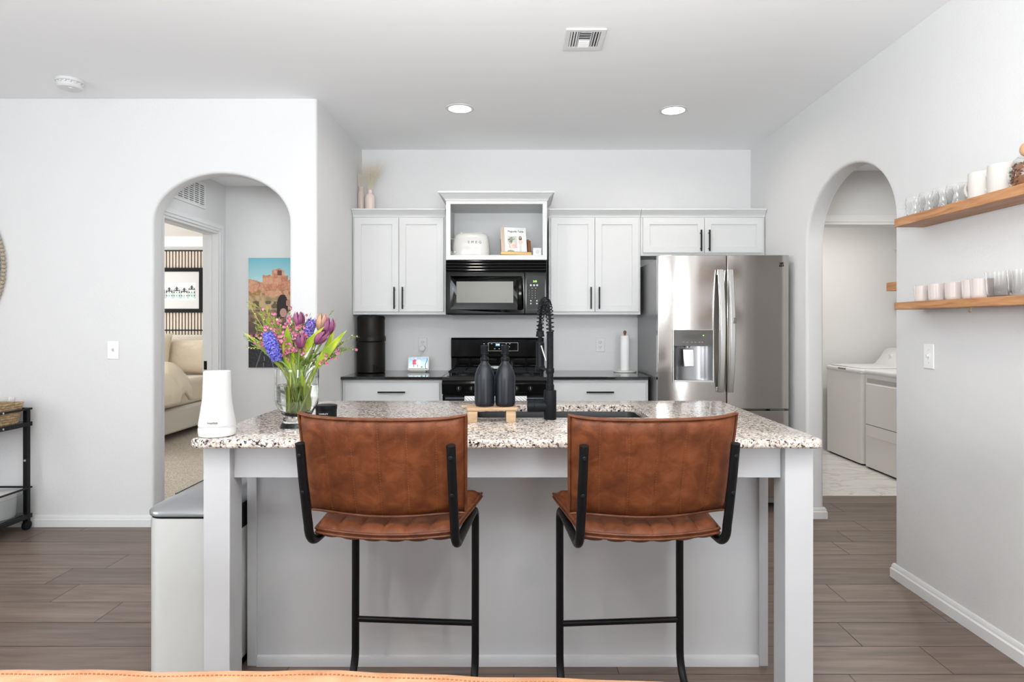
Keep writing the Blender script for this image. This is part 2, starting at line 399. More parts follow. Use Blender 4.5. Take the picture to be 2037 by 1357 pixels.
# hall left wall with bedroom door opening
m = MB(); m.plate([YL+T, 4.33, 5.145, 8.45], [0, 2.045, 2.5], -2.535, -2.42, [(1, 0)], f=lambda u, v, w: (w, u, v)); struct('wall_hall_left', m, WALL)
m = MB(); m.box(-7.1, -2.535, 8.36, 8.47, 0, 2.5); struct('wall_bedroom_back', m, WALL)
m = MB(); m.plate([4.19, 5.5, 7.4, 8.45], [0, .75, 2.15, 2.5], -7.1, -7.0, [(1, 1)], f=lambda u, v, w: (w, u, v)); struct('wall_bedroom_left', m, WALL)
m = MB(); m.box(-7.1, -4.5, 4.08, 4.19, 0, 2.5); struct('wall_bedroom_front', m, WALL)
# living room behind the camera, with windows
m = MB(); m.plate([-4.6, -3.6, -1.6, 1.05, 1.85, 2.045], [0, .15, .6, 2.35, CH], -3.7, -3.6, [(1, 2), (3, 1), (3, 2)]); struct('wall_rear', m, WALL)
m = MB(); m.plate([-3.7, -.85, 1.45, YL+T], [0, .7, 2.3, CH], -4.7, -4.6, [(1, 1)], f=lambda u, v, w: (w, u, v)); struct('wall_living_left', m, WALL)
def window(n, u0, u1, v0, v1, w, f):
    m = MB(); mid = (u0+u1)/2; e = .05
    m.plate([u0, u0+e, mid-.02, mid+.02, u1-e, u1], [v0, v0+e, (v0+v1)/2-.02, (v0+v1)/2+.02, v1-e, v1], w, w+.05, [(1, 1), (1, 3), (3, 1), (3, 3)], f=f)
    o = struct('window_%d' % n, m, TRIMW)
    g = MB(); g.faces([f(u0, v0, w+.025), f(u1, v0, w+.025), f(u1, v1, w+.025), f(u0, v1, w+.025)], [(0, 1, 2, 3)]); g.build('window_pane', GLASS, o)
window(1, -3.6, -1.6, .6, 2.35, -3.69, lambda u, v, w: (u, w, v))
window(2, 1.05, 1.85, .15, 2.35, -3.69, lambda u, v, w: (u, w, v))
window(3, -.85, 1.45, .7, 2.3, -4.69, lambda u, v, w: (w, u, v))
window(4, 5.5, 7.4, .75, 2.15, -7.08, lambda u, v, w: (w, u, v))
# passage and laundry
m = MB(); m.plate([XR+T, 2.14, 3.02, 3.4], [0, 2.062, 2.455], 4.8, 4.8+T, [(1, 0)]); struct('wall_laundry_front', m, WALL)
m = MB(); m.box(3.4, 3.5, 2.7, 4.8+T, 0, 2.5); struct('wall_passage_right', m, WALL)
m = MB(); m.box(XR+T, 3.5, 2.6, 2.7, 0, 2.5); struct('wall_passage_front', m, WALL)
m = MB(); m.box(XR+T, 4.1, 6.6, 6.7, 0, 2.5); struct('wall_laundry_back', m, WALL)
m = MB(); m.box(3.95, 4.1, 4.8+T, 6.6, 0, 2.5); struct('wall_laundry_right', m, WALL)
m = MB(); m.box(3.5, 4.1, 4.8, 4.8+T, 0, 2.5); struct('wall_laundry_near', m, WALL)
m = MB(); m.box(XR, XR+T, YB+T, 6.7, 0, 2.5); struct('wall_laundry_left', m, WALL)
# trims
BBP = [(0, 0), (.016, 0), (.016, .045), (.011, .052), (.011, .060), (.006, .072), (0, .074)]   # profile: out, up
def baseboard(name, path, h=.074):
    """sweep along floor polyline; outward normal is to the right of travel"""
    m = MB(); pts = [V(x, y, 0) for x, y in path]; rings = []
    for i, p in enumerate(pts):
        ds = []
        if i > 0: ds.append((pts[i]-pts[i-1]).normalized())
        if i < len(pts)-1: ds.append((pts[i+1]-pts[i]).normalized())
        ns = [V(d.y, -d.x, 0) for d in ds]; nn = sum(ns, V(0, 0, 0)); nn = nn/(nn.length**2)*len(ns) if len(ns) > 1 else ns[0]
        if len(ns) > 1: nn = (ns[0]+ns[1])/(1+ns[0].dot(ns[1]))
        rings.append([p+nn*o+V(0, 0, z) for o, z in BBP])
    m.rings(rings); return struct(name, m, TRIMW, bevel=0)
e = .001
baseboard('baseboard_left', [(-4.6, YL-e), (-2.345, YL-e)])
baseboard('baseboard_left', [(-1.46, YL-e), (XK+e, YL-e), (XK+e, 4.6)][:2])
baseboard('baseboard_kitchen_left', [(XK+e, YL), (XK+e, 4.60)])
baseboard('baseboard_right', [(XR+T*.6, 3.26+e), (XR-e, 3.26+e-.006), (XR-e, -3.6)])
baseboard('baseboard_right', [(XR-e, 4.90), (XR-e, 4.246), (XR+T+e, 4.246), (XR+T+e, 4.79)])
# bedroom door: jamb lining and casing
def casing(name, f, a, b, top, w=.058, t=.016):
    m = MB(); m.plate([a-w, a, b, b+w], [0, top, top+w], 0, t, [(1, 0)], f=f)
    m.plate([a-w+.012, a-.02, b+.02, b+w-.012], [0, top+.02, top+w-.012], t, t+.006, [(1, 0)], f=f); return struct(name, m, TRIMW, bevel=.002)
casing('trim_1', lambda u, v, w: (-2.42+w, u, v), 4.33, 5.145, 2.045)
m = MB(); m.plate([4.33, 4.348, 5.127, 5.145], [0, 2.027, 2.045], -2.54, -2.415, [(1, 0)], f=lambda u, v, w: (w, u, v))
m.plate([4.348, 4.36, 5.115, 5.127], [0, 2.015, 2.027], -2.50, -2.465, [(1, 0)], f=lambda u, v, w: (w, u, v)); struct('trim_2', m, TRIMW)
sp = MB(); sp.box(-2.53, -2.503, 5.1245, 5.1265, .93, 1.0); sp.build('strike_plate', BLKM, bpy.data.objects['trim_2'], label='black strike plate')
casing('trim_3', lambda u, v, w: (u, 4.80-w, v), 2.14, 3.02, 2.045, w=.075)
m = MB(); m.plate([2.14, 2.158, 3.002, 3.02], [0, 2.045, 2.062], 4.79, 4.92, [(1, 0)]); struct('trim_4', m, TRIMW)
# ================================================================ kitchen along the back wall
def bar_handle(parent, x, z, y, ln, vertical=True, name='handle'):
    """black bar pull standing off the face at depth y"""
    m = MB(); o = .028
    if vertical:
        m.box(x-.0055, x+.0055, y-o-.006, y-o+.005, z-ln/2, z+ln/2)
        for s in (-1, 1): m.cyl((x, y-o, z+s*ln*.36), .0045, o, 'y', 10)
    else:
        m.box(x-ln/2, x+ln/2, y-o-.006, y-o+.005, z-.0055, z+.0055)
        for s in (-1, 1): m.cyl((x+s*ln*.36, y-o, z), .0045, o, 'y', 10)
    return m.build(name, BLKM, parent, bevel=.001)
def shaker(parent, x0, x1, z0, z1, y, hx=None, hz=None, hl=.17):
    """shaker door, front face at y, 19 mm thick"""
    m = MB(); s = .052
    m.plate([x0, x0+s, x1-s, x1], [z0, z0+s, z1-s, z1], y, y+.019, [(1, 1)])
    m.box(x0+s-.001, x1-s+.001, y+.009, y+.017, z0+s-.001, z1-s+.001)
    d = m.build('door', CABW, parent, bevel=.0012)
    if hx is not None: bar_handle(d, hx, hz, y, hl)
    return d
def crown(m, x0, x1, y, z0, z1, out, yb, lret=True, rret=True):
    """crown moulding profile mitred round front and sides"""
    pf = [(0, 0), (.006, 0), (.008, (z1-z0)*.18), (out*.35, (z1-z0)*.38), (out*.8, (z1-z0)*.72), (out*.86, (z1-z0)*.78), (out, (z1-z0)*.8), (out, z1-z0), (0, z1-z0)]
    def ring(sx, sy, cx, cy): return [(cx+sx*o, cy-sy*o, z0+h) for o, h in pf]
    rr = []
    if lret: rr.append(ring(-1, 0, x0, yb)); rr.append(ring(-1, 1, x0, y))
    else: rr.append(ring(0, 1, x0, y))
    if rret: rr.append(ring(1, 1, x1, y)); rr.append(ring(1, 0, x1, yb))
    else: rr.append(ring(0, 1, x1, y))
    m.rings(rr)
def wall_cabinet(label, x0, x1, z0, z1, yf, crz, hside=True, lret=False, rret=False, hz=None, hl=.17, seam=None):
    t = thing('wall_cabinet', label, 'cabinet', ((x0+x1)/2, YB, z0))
    m = MB(); fr = .02
    m.box(x0, x1, yf+.021, YB, z0, z1)
    m.plate([x0, x0+.012, x1-.012, x1], [z0, z0+.012, z1-.012, z1], yf+.0195, yf+.03, [])
    m.build('cabinet_body', CABW, t, bevel=.001)
    xm = seam or (x0+x1)/2
    shaker(t, x0+.016, xm-.0015, z0+.022, z1-.012, yf, xm-.032, hz, hl)
    shaker(t, xm+.0015, x1-.016, z0+.022, z1-.012, yf, xm+.032, hz, hl)
    c = MB(); crown(c, x0, x1, yf+.019, z1-.006, crz, .05, YB-.002, lret, rret); c.build('crown_moulding', CABW, t, bevel=.001)
    return t
YU = 4.945
wall_cabinet('white two-door shaker wall cabinet left of the microwave, vases on its top', XK+.003, -.562, 1.372, 2.137, YU, 2.192, hz=1.50)
wall_cabinet('white two-door shaker wall cabinet between the microwave and the refrigerator', .242, .957, 1.372, 2.137, YU, 2.192, hz=1.50)
wall_cabinet('short wide white two-door wall cabinet above the refrigerator', .959, XR-.003, 1.83, 2.137, YU, 2.192, hz=1.945, seam=1.452, hl=.165)
# open display cabinet over the microwave
t = thing('open_cabinet', 'taller white cabinet with an open shelf holding a toaster, above the microwave', 'cabinet', (-.1556, YB, 1.783))
X0, X1, YM, Z0, Z1 = -.5425, .2215, 4.80, 1.783, 2.232
m = MB(); m.plate([X0, X0+.034, X1-.034, X1], [Z0, Z0+.036, Z1-.027, Z1], YM, YM+.02, [(1, 1)])
m.plate([X0, X0+.018, X1-.018, X1], [Z0, Z0+.034, Z1-.018, Z1], YM+.02, YB-.012, [(1, 1)]); m.box(X0, X1, YB-.012, YB-.001, Z0, Z1)
m.build('cabinet_body', CABW, t, bevel=.001)
c = MB(); crown(c, X0, X1, YM, Z1-.004, 2.292, .052, YB-.002); c.build('crown_moulding', CABW, t, bevel=.001)
ZS = Z0+.034       # shelf surface
# microwave over the range
t = thing('microwave', 'glossy black over-the-range microwave with green clock digits', 'microwave', (-.163, YM, 1.375))
X0, X1, Y0, Z0, Z1 = -.538, .2155, 4.80, 1.362, 1.781
m = MB(); m.box(X0, X1, Y0+.012, YB-.003, Z0+.008, Z1); m.build('housing', BLK, t, bevel=.003)
m = MB()
for i in range(4):
    z = Z1-.003-i*.0225; m.rings([[(x, Y0+.014, z), (x, Y0-.018, z-.002), (x, Y0-.022, z-.009), (x, Y0-.012, z-.018), (x, Y0+.014, z-.0185)] for x in (X0, X1)])
m.build('vent_louver', GLB, t, bevel=.001)
XD = .052      # door | panel seam
ZT = Z1-.094
wx0, wx1, wz0, wz1 = at(908, 600, Y0).x, at(1021, 600, Y0).x, at(0, 602.5, Y0).z, at(0, 560, Y0).z
m = MB(); m.plate([X0, X0+.028, XD-.016, XD], [Z0+.012, Z0+.045, ZT-.028, ZT], Y0-.018, Y0+.012, [(1, 1)])
fx = [(X0+.028, XD-.016, Z0+.045, ZT-.028), (wx0, wx1, wz0, wz1)]
def rr4(q, y): return [(q[0], y, q[2]), (q[1], y, q[2]), (q[1], y, q[3]), (q[0], y, q[3])]
m.rings([rr4(fx[0], Y0-.018), rr4(fx[1], Y0-.002)], True, (False, False))
d = m.build('door', GLB, t, bevel=.003)
m = MB(); m.faces(rr4(fx[1], Y0-.0015), [(0, 1, 2, 3)]); g = m.build('window', mat('microwave_window', (.13, .125, .10), .25, spec=.4), d)
gl = MB()
for a in range(-3, 4):
    an = pi/2+a*.38; c = at(1005, 601, Y0)
    gl.tube([(c.x+cos(an)*.010, Y0-.0025, c.z+sin(an)*.008+.001), (c.x+cos(an)*.022, Y0-.0025, c.z+sin(an)*.018+.001)], .0009, 5)
gl.build('emblem', mat('emblem_grey', (.25, .24, .21), .4), g)
hx = at(1034, 0, Y0).x
m = MB(); prof = []
zs = [Z0+.040+i*(ZT-.035-Z0-.04)/16 for i in range(17)]
for i, z in enumerate(zs):
    q = sin(pi*i/16)**.45; o = .030*q
    prof.append([(hx-.018, Y0-.016-o*.55, z), (hx-.008, Y0-.018-o, z), (hx+.012, Y0-.018-o, z), (hx+.022, Y0-.016-o*.3, z), (hx+.018, Y0-.012, z), (hx-.016, Y0-.012, z)])
m.rings(prof); m.build('handle', GLB, d, bevel=.001)
m = MB(); m.box(XD+.002, X1, Y0-.018, Y0+.012, Z0+.012, ZT); p = m.build('control_panel', GLB, t, bevel=.003)
m = MB(); m.box(XD+.014, X1-.012, Y0-.0195, Y0-.017, Z0+.05, ZT-.028); m.build('keypad_overlay', DGREY, p, bevel=.001)
GRN = mat('green_digits', (.45, 1, .12), .5, emit=1.6)
tx = text('clock_digits', '3:05', .020, GRN, p, (at(1064, 0, Y0).x, Y0-.0205, at(0, 560.3, Y0).z)); tx.scale = (.9, 1, 1)
KEY = mat('key_print', (.55, .55, .53), .5)
for px, py, r_ in ((1056, 567.5, .0075), (1062.5, 567.5, .0075), (1068.5, 567.5, .0075), (1056, 604, .0058), (1068, 604, .0058), (1056, 598.5, .0058), (1068, 598.5, .0058)): k = MB(); k.cyl(tuple(at(px, py, Y0-.0201)), r_, .0006, 'y', 12); k.build('round_key', KEY, p)
for px in (1058.5, 1065.5): k = MB(); q = at(px, 573.5, Y0); k.box(q.x-.005, q.x+.005, Y0-.0202, Y0-.0195, q.z-.0012, q.z+.0012); k.build('key_legend', KEY, p)
for r_, row in enumerate(('123', '456', '789', '*0#')):
    for c_, ch in enumerate(row):
        text('number_key', ch, .010, KEY, p, (at(1052.5+c_*6, 0, Y0).x, Y0-.0202, at(0, 579+r_*4.6, Y0).z))
# base cabinets, black counters
def base_cabinet(label, x0, x1, hl=.20):
    t = thing('base_cabinet', label, 'cabinet', ((x0+x1)/2, YB, 0)); yf = 4.655
    m = MB(); m.box(x0, x1, yf+.02, YB-.003, .10, .893); m.box(x0, x1, yf+.08, YB-.003, 0, .10); m.build('cabinet_body', CABW, t, bevel=.001)
    m = MB(); m.box(x0+.022, x1-.022, yf, yf+.019, .715, .868); d = m.build('drawer', CABW, t, bevel=.0015)
    bar_handle(d, (x0+x1)/2+(.0 if x0 < 0 else .01), .801, yf, hl, False)
    xm = (x0+x1)/2
    shaker(t, x0+.022, xm-.0015, .115, .70, yf, xm-.03, .60); shaker(t, xm+.0015, x1-.022, .115, .70, yf, xm+.03, .60)
base_cabinet('white base cabinet with one wide drawer, left of the range', XK+.003, -.553)
base_cabinet('white base cabinet with one wide drawer, between the range and the refrigerator', .222, .958)
def counter(label, x0, x1):
    m = MB(); m.box(x0, x1, 4.622, YB-.001, .893, .914); tag(m.build('countertop', BCTR, loc=((x0+x1)/2, 4.9, .893), bevel=.003), label, 'countertop')
counter('short glossy black countertop in the left corner under the water canister', XK+.001, -.551)
counter('short glossy black countertop between the range and the refrigerator', .2205, .968)
# range
t = thing('gas_range', 'freestanding black range with a tall back panel and blue clock', 'range', (-.165, 4.95, 0))
X0, X1 = -.549, .2185
m = MB(); m.box(X0+.002, X1-.002, 4.635, YB-.01, .02, .86); m.build('housing', BLK, t, bevel=.002)
m = MB(); m.box(X0, X1, 4.60, 5.20, .888, .915); m.box(X0+.03, X1-.03, 4.66, 5.16, .9155, .9175); m.build('cooktop', mat('cooktop_enamel', (.02, .02, .02), .18, coat=.4), t, bevel=.004)
for (cx, cy) in ((-.40, 4.76), (-.40, 5.04), (.07, 4.76), (.07, 5.04)):
    m = MB(); m.cyl((cx, cy, .9165), .045, .012); m.cyl((cx, cy, .9285), .032, .008)
    m.build('burner', DGREY, t, bevel=.002)
for cx in (-.40, -.165, .07):
    m = MB(); hw = .105 if cx != -.165 else .10
    for dx in (-hw, 0, hw): m.box(cx+dx-.006, cx+dx+.006, 4.68, 5.14, .938, .952)
    for y in (4.68, 4.76, 4.91, 5.04, 5.128): m.box(cx-hw, cx+hw, y, y+.012, .938, .950)
    for dx in (-hw, hw-.012):
        for y in (4.68, 5.128): m.box(cx+dx, cx+dx+.012, y, y+.012, .917, .940)
    m.build('burner_grate', BLK, t, bevel=.002)
m = MB(); m.rings([[(x, 5.175, .90), (x, 5.172, .93), (x, 5.172, 1.0), (x, 5.168, 1.02), (x, 5.15, 1.035), (x, 5.15, 1.172), (x, 5.165, 1.187), (x, 5.25, 1.187), (x, 5.25, .90)] for x in (X0+.008, X1-.008)])
bk = m.build('back_panel', GLB, t, bevel=.003)
c = at(1001, 690, 5.15)
m = MB(); m.plate([c.x-.12, c.x-.118, c.x+.118, c.x+.12], [c.z-.034, c.z-.032, c.z+.032, c.z+.034], 5.1485, 5.15, [(1, 1)]); m.build('panel_outline', SSD, bk)
m = MB(); q = at(990, 686, 5.15); m.box(q.x-.018, q.x+.018, 5.148, 5.1495, q.z-.012, q.z+.012); dsp = m.build('clock_display', mat('blue_display', (.02, .12, .25), .3, emit=.6), bk)
text('clock_digits', '3:08', .017, mat('blue_digits', (.55, .9, 1), .5, emit=2.5), dsp, (q.x, 5.1475, q.z))
for px, py in ((963, 684), (971, 684), (978, 684), (999, 687), (1007, 684), (1014, 684), (963, 690), (1013, 690), (984, 694), (993, 694)):
    m = MB(); p = at(px, py, 5.149); m.box(p.x-.005, p.x+.005, 5.148, 5.1495, p.z-.0028, p.z+.0028); m.build('panel_button', KEY, bk)
m = MB(); m.rings([[(x, 4.635, .888), (x, 4.60, .885), (x, 4.585, .868), (x, 4.60, .79), (x, 4.635, .788)] for x in (X0, X1)])
cp = m.build('knob_panel', GLB, t, bevel=.003)
for px in (913, 938, 1028, 1055):
    x = at(px, 772, 4.59).x; z = .830
    m = MB(); m.lathe([(.021, 0), (.021, -.006), (.016, -.008), (.014, -.026), (.012, -.028)], (x, 4.594, z), 20, 'y')
    m.box(x-.004, x+.004, 4.556, 4.59, z-.018, z+.018); kb = m.build('knob', BLK, cp, bevel=.001)
    m = MB(); m.box(x-.0009, x+.0009, 4.5555, 4.557, z-.002, z+.017); m.build('knob_mark', WPL, kb)
m = MB(); m.box(X0+.004, X1-.004, 4.60, 4.64, .20, .782); od = m.build('oven_door', GLB, t, bevel=.004)
m = MB(); zb = .763
m.tube([(X0+.03, 4.555, zb)]+[(X1-.03, 4.555, zb)], .0135, 14)
for x in (X0+.055, X1-.055): m.cyl((x, 4.555, zb), .010, .05, 'y', 12)
m.build('oven_handle', mat('oven_handle_black', (.02, .025, .035), .25), od, bevel=.002)
m = MB(); m.box(X0+.004, X1-.004, 4.61, 4.64, .03, .19); m.build('drawer', GLB, t, bevel=.004)
# towel over the oven handle
tw = thing('tea_towel', 'white tea towel with thin grey lines hung over the oven door handle', 'towel', (-.14, 4.55, .45))
TOW = mat('towel_cotton', (.80, .80, .80), .9)
def _tow():
    wv = N(TOW, 'ShaderNodeTexWave', wave_type='BANDS', bands_direction='DIAGONAL', _Scale=26, _Distortion=1.5)
    L(TOW, coords(TOW), wv.inputs['Vector'])
    L(TOW, ramp(TOW, wv.outputs[0], [(.80, (.82, .82, .82)), (.93, (.30, .31, .33)), (1, (.3, .3, .33))]), bsdf(TOW).inputs['Base Color'])
_tow()
m = MB(); pts = []; x0, x1 = at(924, 0, 4.54).x, at(1048, 0, 4.54).x
sec = [(4.578, .50), (4.577, .70), (4.574, .763)]+[(4.555+.018*cos(a), .763+.018*sin(a)) for a in [pi*i/8 for i in range(1, 8)]]+[(4.536, .763), (4.534, .65), (4.535, .42)]
rows = []
for i in range(31):
    x = x0+(x1-x0)*i/30; rows.append([(x, y+(.003*sin(i*1.3) if j in (0, 1, 11, 12) else 0), z) for j, (y, z) in enumerate(sec)])
m.rings(rows, False, (False, False)); m.build('cloth', TOW, tw, solid=.003)
# spoon rest
m = MB(); q = at(987, 0, 4.93); cx = q.x
m.lathe([(.0001, .004), (.045, .004), (.058, .013), (.062, .018), (.059, .018), (.047, .010), (.0001, .009)], (0, 0, 0), 28, sy=.75)
m.box(-.016, .016, -.10, -.04, .006, .012); tag(m.build('spoon_rest', WGL, loc=(cx, 4.93, .952), local=True, bevel=.002), 'white ceramic spoon rest lying on the middle of the stove top', 'spoon rest')
# water filter canister
t = thing('water_filter', 'tall matte black two-chamber countertop water canister in the left corner', 'water filter', (-1.164, 5.05, .914))
FB = mat('filter_black', (.012, .010, .008), .42, spec=.22)
x, y, z = -1.164, 5.05, .914
m = MB(); m.lathe([(.100, 0), (.110, .006), (.110, .235), (.106, .243)], (x, y, z), 40); m.build('lower_chamber', FB, t, bevel=.001)
m = MB(); m.lathe([(.106, .243), (.1145, .250), (.1145, .275), (.110, .290), (.106, .296), (.106, .420)], (x, y, z), 40); m.build('upper_chamber', FB, t)
m = MB(); m.lathe([(.108, .420), (.108, .436), (.100, .448), (.03, .452), (.0001, .452)], (x, y, z), 40); m.build('lid', FB, t)
m = MB(); sx = at(747, 0, 4.94).x; m.cyl((sx, y-.135, z+.045), .009, .05, 'y', 12); m.cyl((sx, y-.13, z+.020), .007, .045, 'z', 12); m.box(sx-.018, sx+.018, y-.136, y-.124, z+.062, z+.068); m.build('spigot', BLK, t, bevel=.001)
# smart display
q = at(833, 0, 5.13); dx = q.x
t = thing('smart_display', 'small white-framed tablet display showing a picture, on the black countertop', 'smart display', (dx, 5.13, .914))
def dmap(u, v, w): return (dx+u, 5.105+v*.26+w, .925+v)
m = MB(); W2, HH = .0865, .112
c = []; rad = .012
for (sx, sz, a0) in ((1, 1, 0), (-1, 1, 90), (-1, -1, 180), (1, -1, 270)):
    for i in range(6):
        a = R(a0+i*18); c.append((sx*(W2-rad)+rad*cos(a), HH/2+sz*(HH/2-rad)+rad*sin(a)))
m.rings([[dmap(u, v, w) for u, v in c] for w in (-.006, .006)]); fr = m.build('display_frame', WPL, t, bevel=.002)
def gnome(u, v):
    c = mixc((.62, .78, .90), (.20, .38, .62), v)
    c = mixc(c, (.9, .95, 1), max(0, nz(u*5, v*4, 1))*1.0)
    if v < .16+.05*nz(u*6, 0, 2): c = (.85, .88, .92)
    if v < .06: c = (.08, .14, .10)
    if abs(u-.30) < .13 and .42 < v < .88-abs(u-.30)*.8: c = (.50, .05, .10)
    if (u-.50)**2/.02+(v-.62)**2/.04 < 1: c = (.86, .88, .92)
    if (abs(u-.25) < .016 or abs(u-.46) < .016) and .16 < v < .42: c = (.04, .05, .09)
    if abs(u-.92+.05*sin(v*5)) < .02: c = (.04, .07, .16)
    if (u-.68)**2/.004+(v-.18)**2/.01 < 1: c = (.08, .32, .16)
    return c
canvas('screen', gnome, 56, 34, .150, .088, SCREEN, fr, lambda u, v: dmap(u-.075, v+.012, -.0068))
m = MB(); m.rings([[dmap(-.055, .02, .006), dmap(.055, .02, .006), dmap(.055, .075, .006), dmap(-.055, .075, .006)], [(dx-.06, 5.10, .914), (dx+.06, 5.10, .914), (dx+.05, 5.18, .93), (dx-.05, 5.18, .93)]]); m.box(dx-.06, dx+.06, 5.10, 5.18, .9142, .921)
m.build('base', mat('display_base', (.45, .43, .40), .8), t, bevel=.002)
m = MB(); s0, s1 = at(835, 708, 5.2), at(841, 699, 5.262)
m.tube([(dx+.01, 5.17, .93), (dx+.005, 5.19, .99), s0, (s0+s1)/2+V(.006, .01, .01), s1], .0022, 8); m.build('power_cable', WPL, t)
# outlets on the back wall
def outlet(px, py, label, plug=False):
    q = at(px, py, YB); t = thing('wall_outlet', label, 'outlet', (q.x, YB, q.z)); x, z = q.x, q.z
    m = MB(); m.box(x-.036, x+.036, YB-.006, YB-.0005, z-.058, z+.058); m.build('cover_plate', WPL, t, bevel=.003)
    for s in (-1, 1):
        if plug and s < 0: continue
        m = MB(); m.lathe([(.0155, -.0085), (.017, -.006), (.017, 0)], (x, YB, z+s*.0195), 20, 'y'); r = m.build('socket', WPL, t)
        m = MB()
        for dx_ in (-.006, .006): m.box(x+dx_-.0013, x+dx_+.0013, YB-.0092, YB-.0085, z+s*.0195, z+s*.0195+.008)
        m.cyl((x, YB-.0092, z+s*.0195-.007), .0026, .0007, 'y', 10); m.build('slot', BLK, r)
    return t
ot = outlet(841, 686, 'wall outlet with a round white plug in its lower socket, above the small display', True)
x, z = at(841, 686, YB).x, at(841, 691, YB).z
m = MB(); m.lathe([(.022, -.034), (.0245, -.030), (.0245, -.008), (.023, -.006)], (x, YB, z-.006), 28, 'y'); tag(m.build('power_plug', WPL), 'round white power plug in the outlet above the small display', 'plug')
outlet(1194, 686, 'empty white double wall outlet beside the paper towel stand')
# paper towel stand
q = at(1243, 0, 5.08); x, y = q.x, 5.08
t = thing('paper_towel_holder', 'white round-based paper towel stand with a dark wooden finial', 'paper towel holder', (x, y, .914))
m = MB(); m.lathe([(.086, 0), (.090, .004), (.090, .010), (.086, .014), (.0001, .014)], (x, y, .914), 36); m.build('base', WGL, t)
m = MB(); m.cyl((x, y, .928), .008, .290); m.build('pole', WDK, t)
m = MB(); m.lathe([(.010, 0), (.011, .004), (.013, .012), (.012, .022), (.006, .028), (.0001, .029)], (x, y, 1.218), 20); m.build('finial', WDK, t)
m = MB(); m.lathe([(.036, 0), (.037, .002), (.037, .276), (.036, .278), (.012, .278), (.012, .0)], (x, y, .9285), 36); tag(m.build('paper_towel_roll', mat('paper', (.86, .86, .86), .9, bump=(220, .3, .001))), 'white paper towel roll upright on the round stand', 'paper towels')
# toaster
q = at(938, 0, 4.99); x, y = q.x, 4.99
t = thing('toaster', 'rounded glossy white two-slice toaster with small spaced letters on its side', 'toaster', (x, y, ZS))
m = MB(); rr = []
def sq(hx_, hy_, z, p=3.2, n=40): return [(x+math.copysign(abs(cos(a))**(2/p), cos(a))*hx_, y+math.copysign(abs(sin(a))**(2/p), sin(a))*hy_, z) for a in [2*pi*i/n for i in range(n)]]
for hx_, hy_, z in ((.143, .085, .012), (.146, .088, .03), (.143, .087, .09), (.137, .084, .14), (.128, .078, .168), (.112, .066, .184), (.085, .045, .191), (.05, .02, .193)): rr.append(sq(hx_, hy_, ZS+z))
m.rings(rr); b = m.build('toaster_body', WGL, t)
m = MB(); m.rings([sq(.138, .082, ZS+z) for z in (.001, .013)]); m.build('base_trim', CHROME, t)
for s in (-1, 1):
    m = MB(); m.box(x-.085, x+.085, y+s*.026-.014, y+s*.026+.014, ZS+.185, ZS+.1935); m.build('slot', SSD, b)
text('lettering', 'SMEG', .026, GREYLIT, b, (x+.030, y-.0895, ZS+.112), space=2.0).rotation_euler = (R(93), 0, 0)
m = MB(); m.box(x-.149, x-.142, y-.012, y+.012, ZS+.06, ZS+.145); m.cyl((x-.164, y, ZS+.150), .008, .03, 'x', 14); m.build('lever', CHROME, t, bevel=.001)
m = MB(); m.cyl((x-.160, y-.035, ZS+.035), .017, .03, 'x', 20); m.cyl((x-.122, y-.093, ZS+.038), .006, .012, 'y', 14); m.build('knob', CHROME, t, bevel=.001)
# cookbook on a stand
t = thing('cookbook_stand', 'copper-brown cookbook stand with a brass front ledge', 'book stand', (at(1024, 0, 4.92).x, 4.92, ZS))
bx = at(1024, 0, 4.92).x; RZ = Matrix.Rotation(R(12), 4, 'Z'); RT = Matrix.Translation((bx, 4.92, ZS)) @ RZ
CPR = mat('copper_wood', (.28, .12, .06), .35, .5)
def bb(m, x0, x1, y0, y1, z0, z1, tilt=0):
    M = RT @ Matrix.Translation((0, y0*0+.0, .012)) @ Matrix.Rotation(R(tilt), 4, 'X') @ Matrix.Translation((0, 0, -.012)); n = len(m.b.verts)
    m.box(x0, x1, y0, y1, z0, z1); m.b.verts.ensure_lookup_table()
    for v in m.b.verts[n:]: v.co = M @ v.co
m = MB(); bb(m, -.105, .125, .012, .024, .012, .150, -14); m.build('backrest', CPR, t, bevel=.002)
m = MB(); bb(m, -.118, .128, -.055, .03, 0, .012); bb(m, .105, .128, -.02, .06, .012, .13, -14); m.build('base', CPR, t, bevel=.002)
m = MB(); bb(m, -.120, .122, -.060, -.048, .010, .034); m.build('ledge', BRASS, t, bevel=.002)
bk = thing('cookbook', 'white cookbook propped on the stand, a woman and a vase of leaves on its cover', 'book', tuple(RT @ V(0, 0, .014)), world=True)
m = MB(); bb(m, -.098, .092, -.010, .009, .014, .236, -14); m.build('pages', mat('book_pages', (.70, .62, .52), .8), bk)
m = MB(); bb(m, -.102, .096, -.0125, -.010, .012, .238, -14); bb(m, -.102, .096, .009, .011, .012, .238, -14); cv = m.build('cover', WPL, bk)
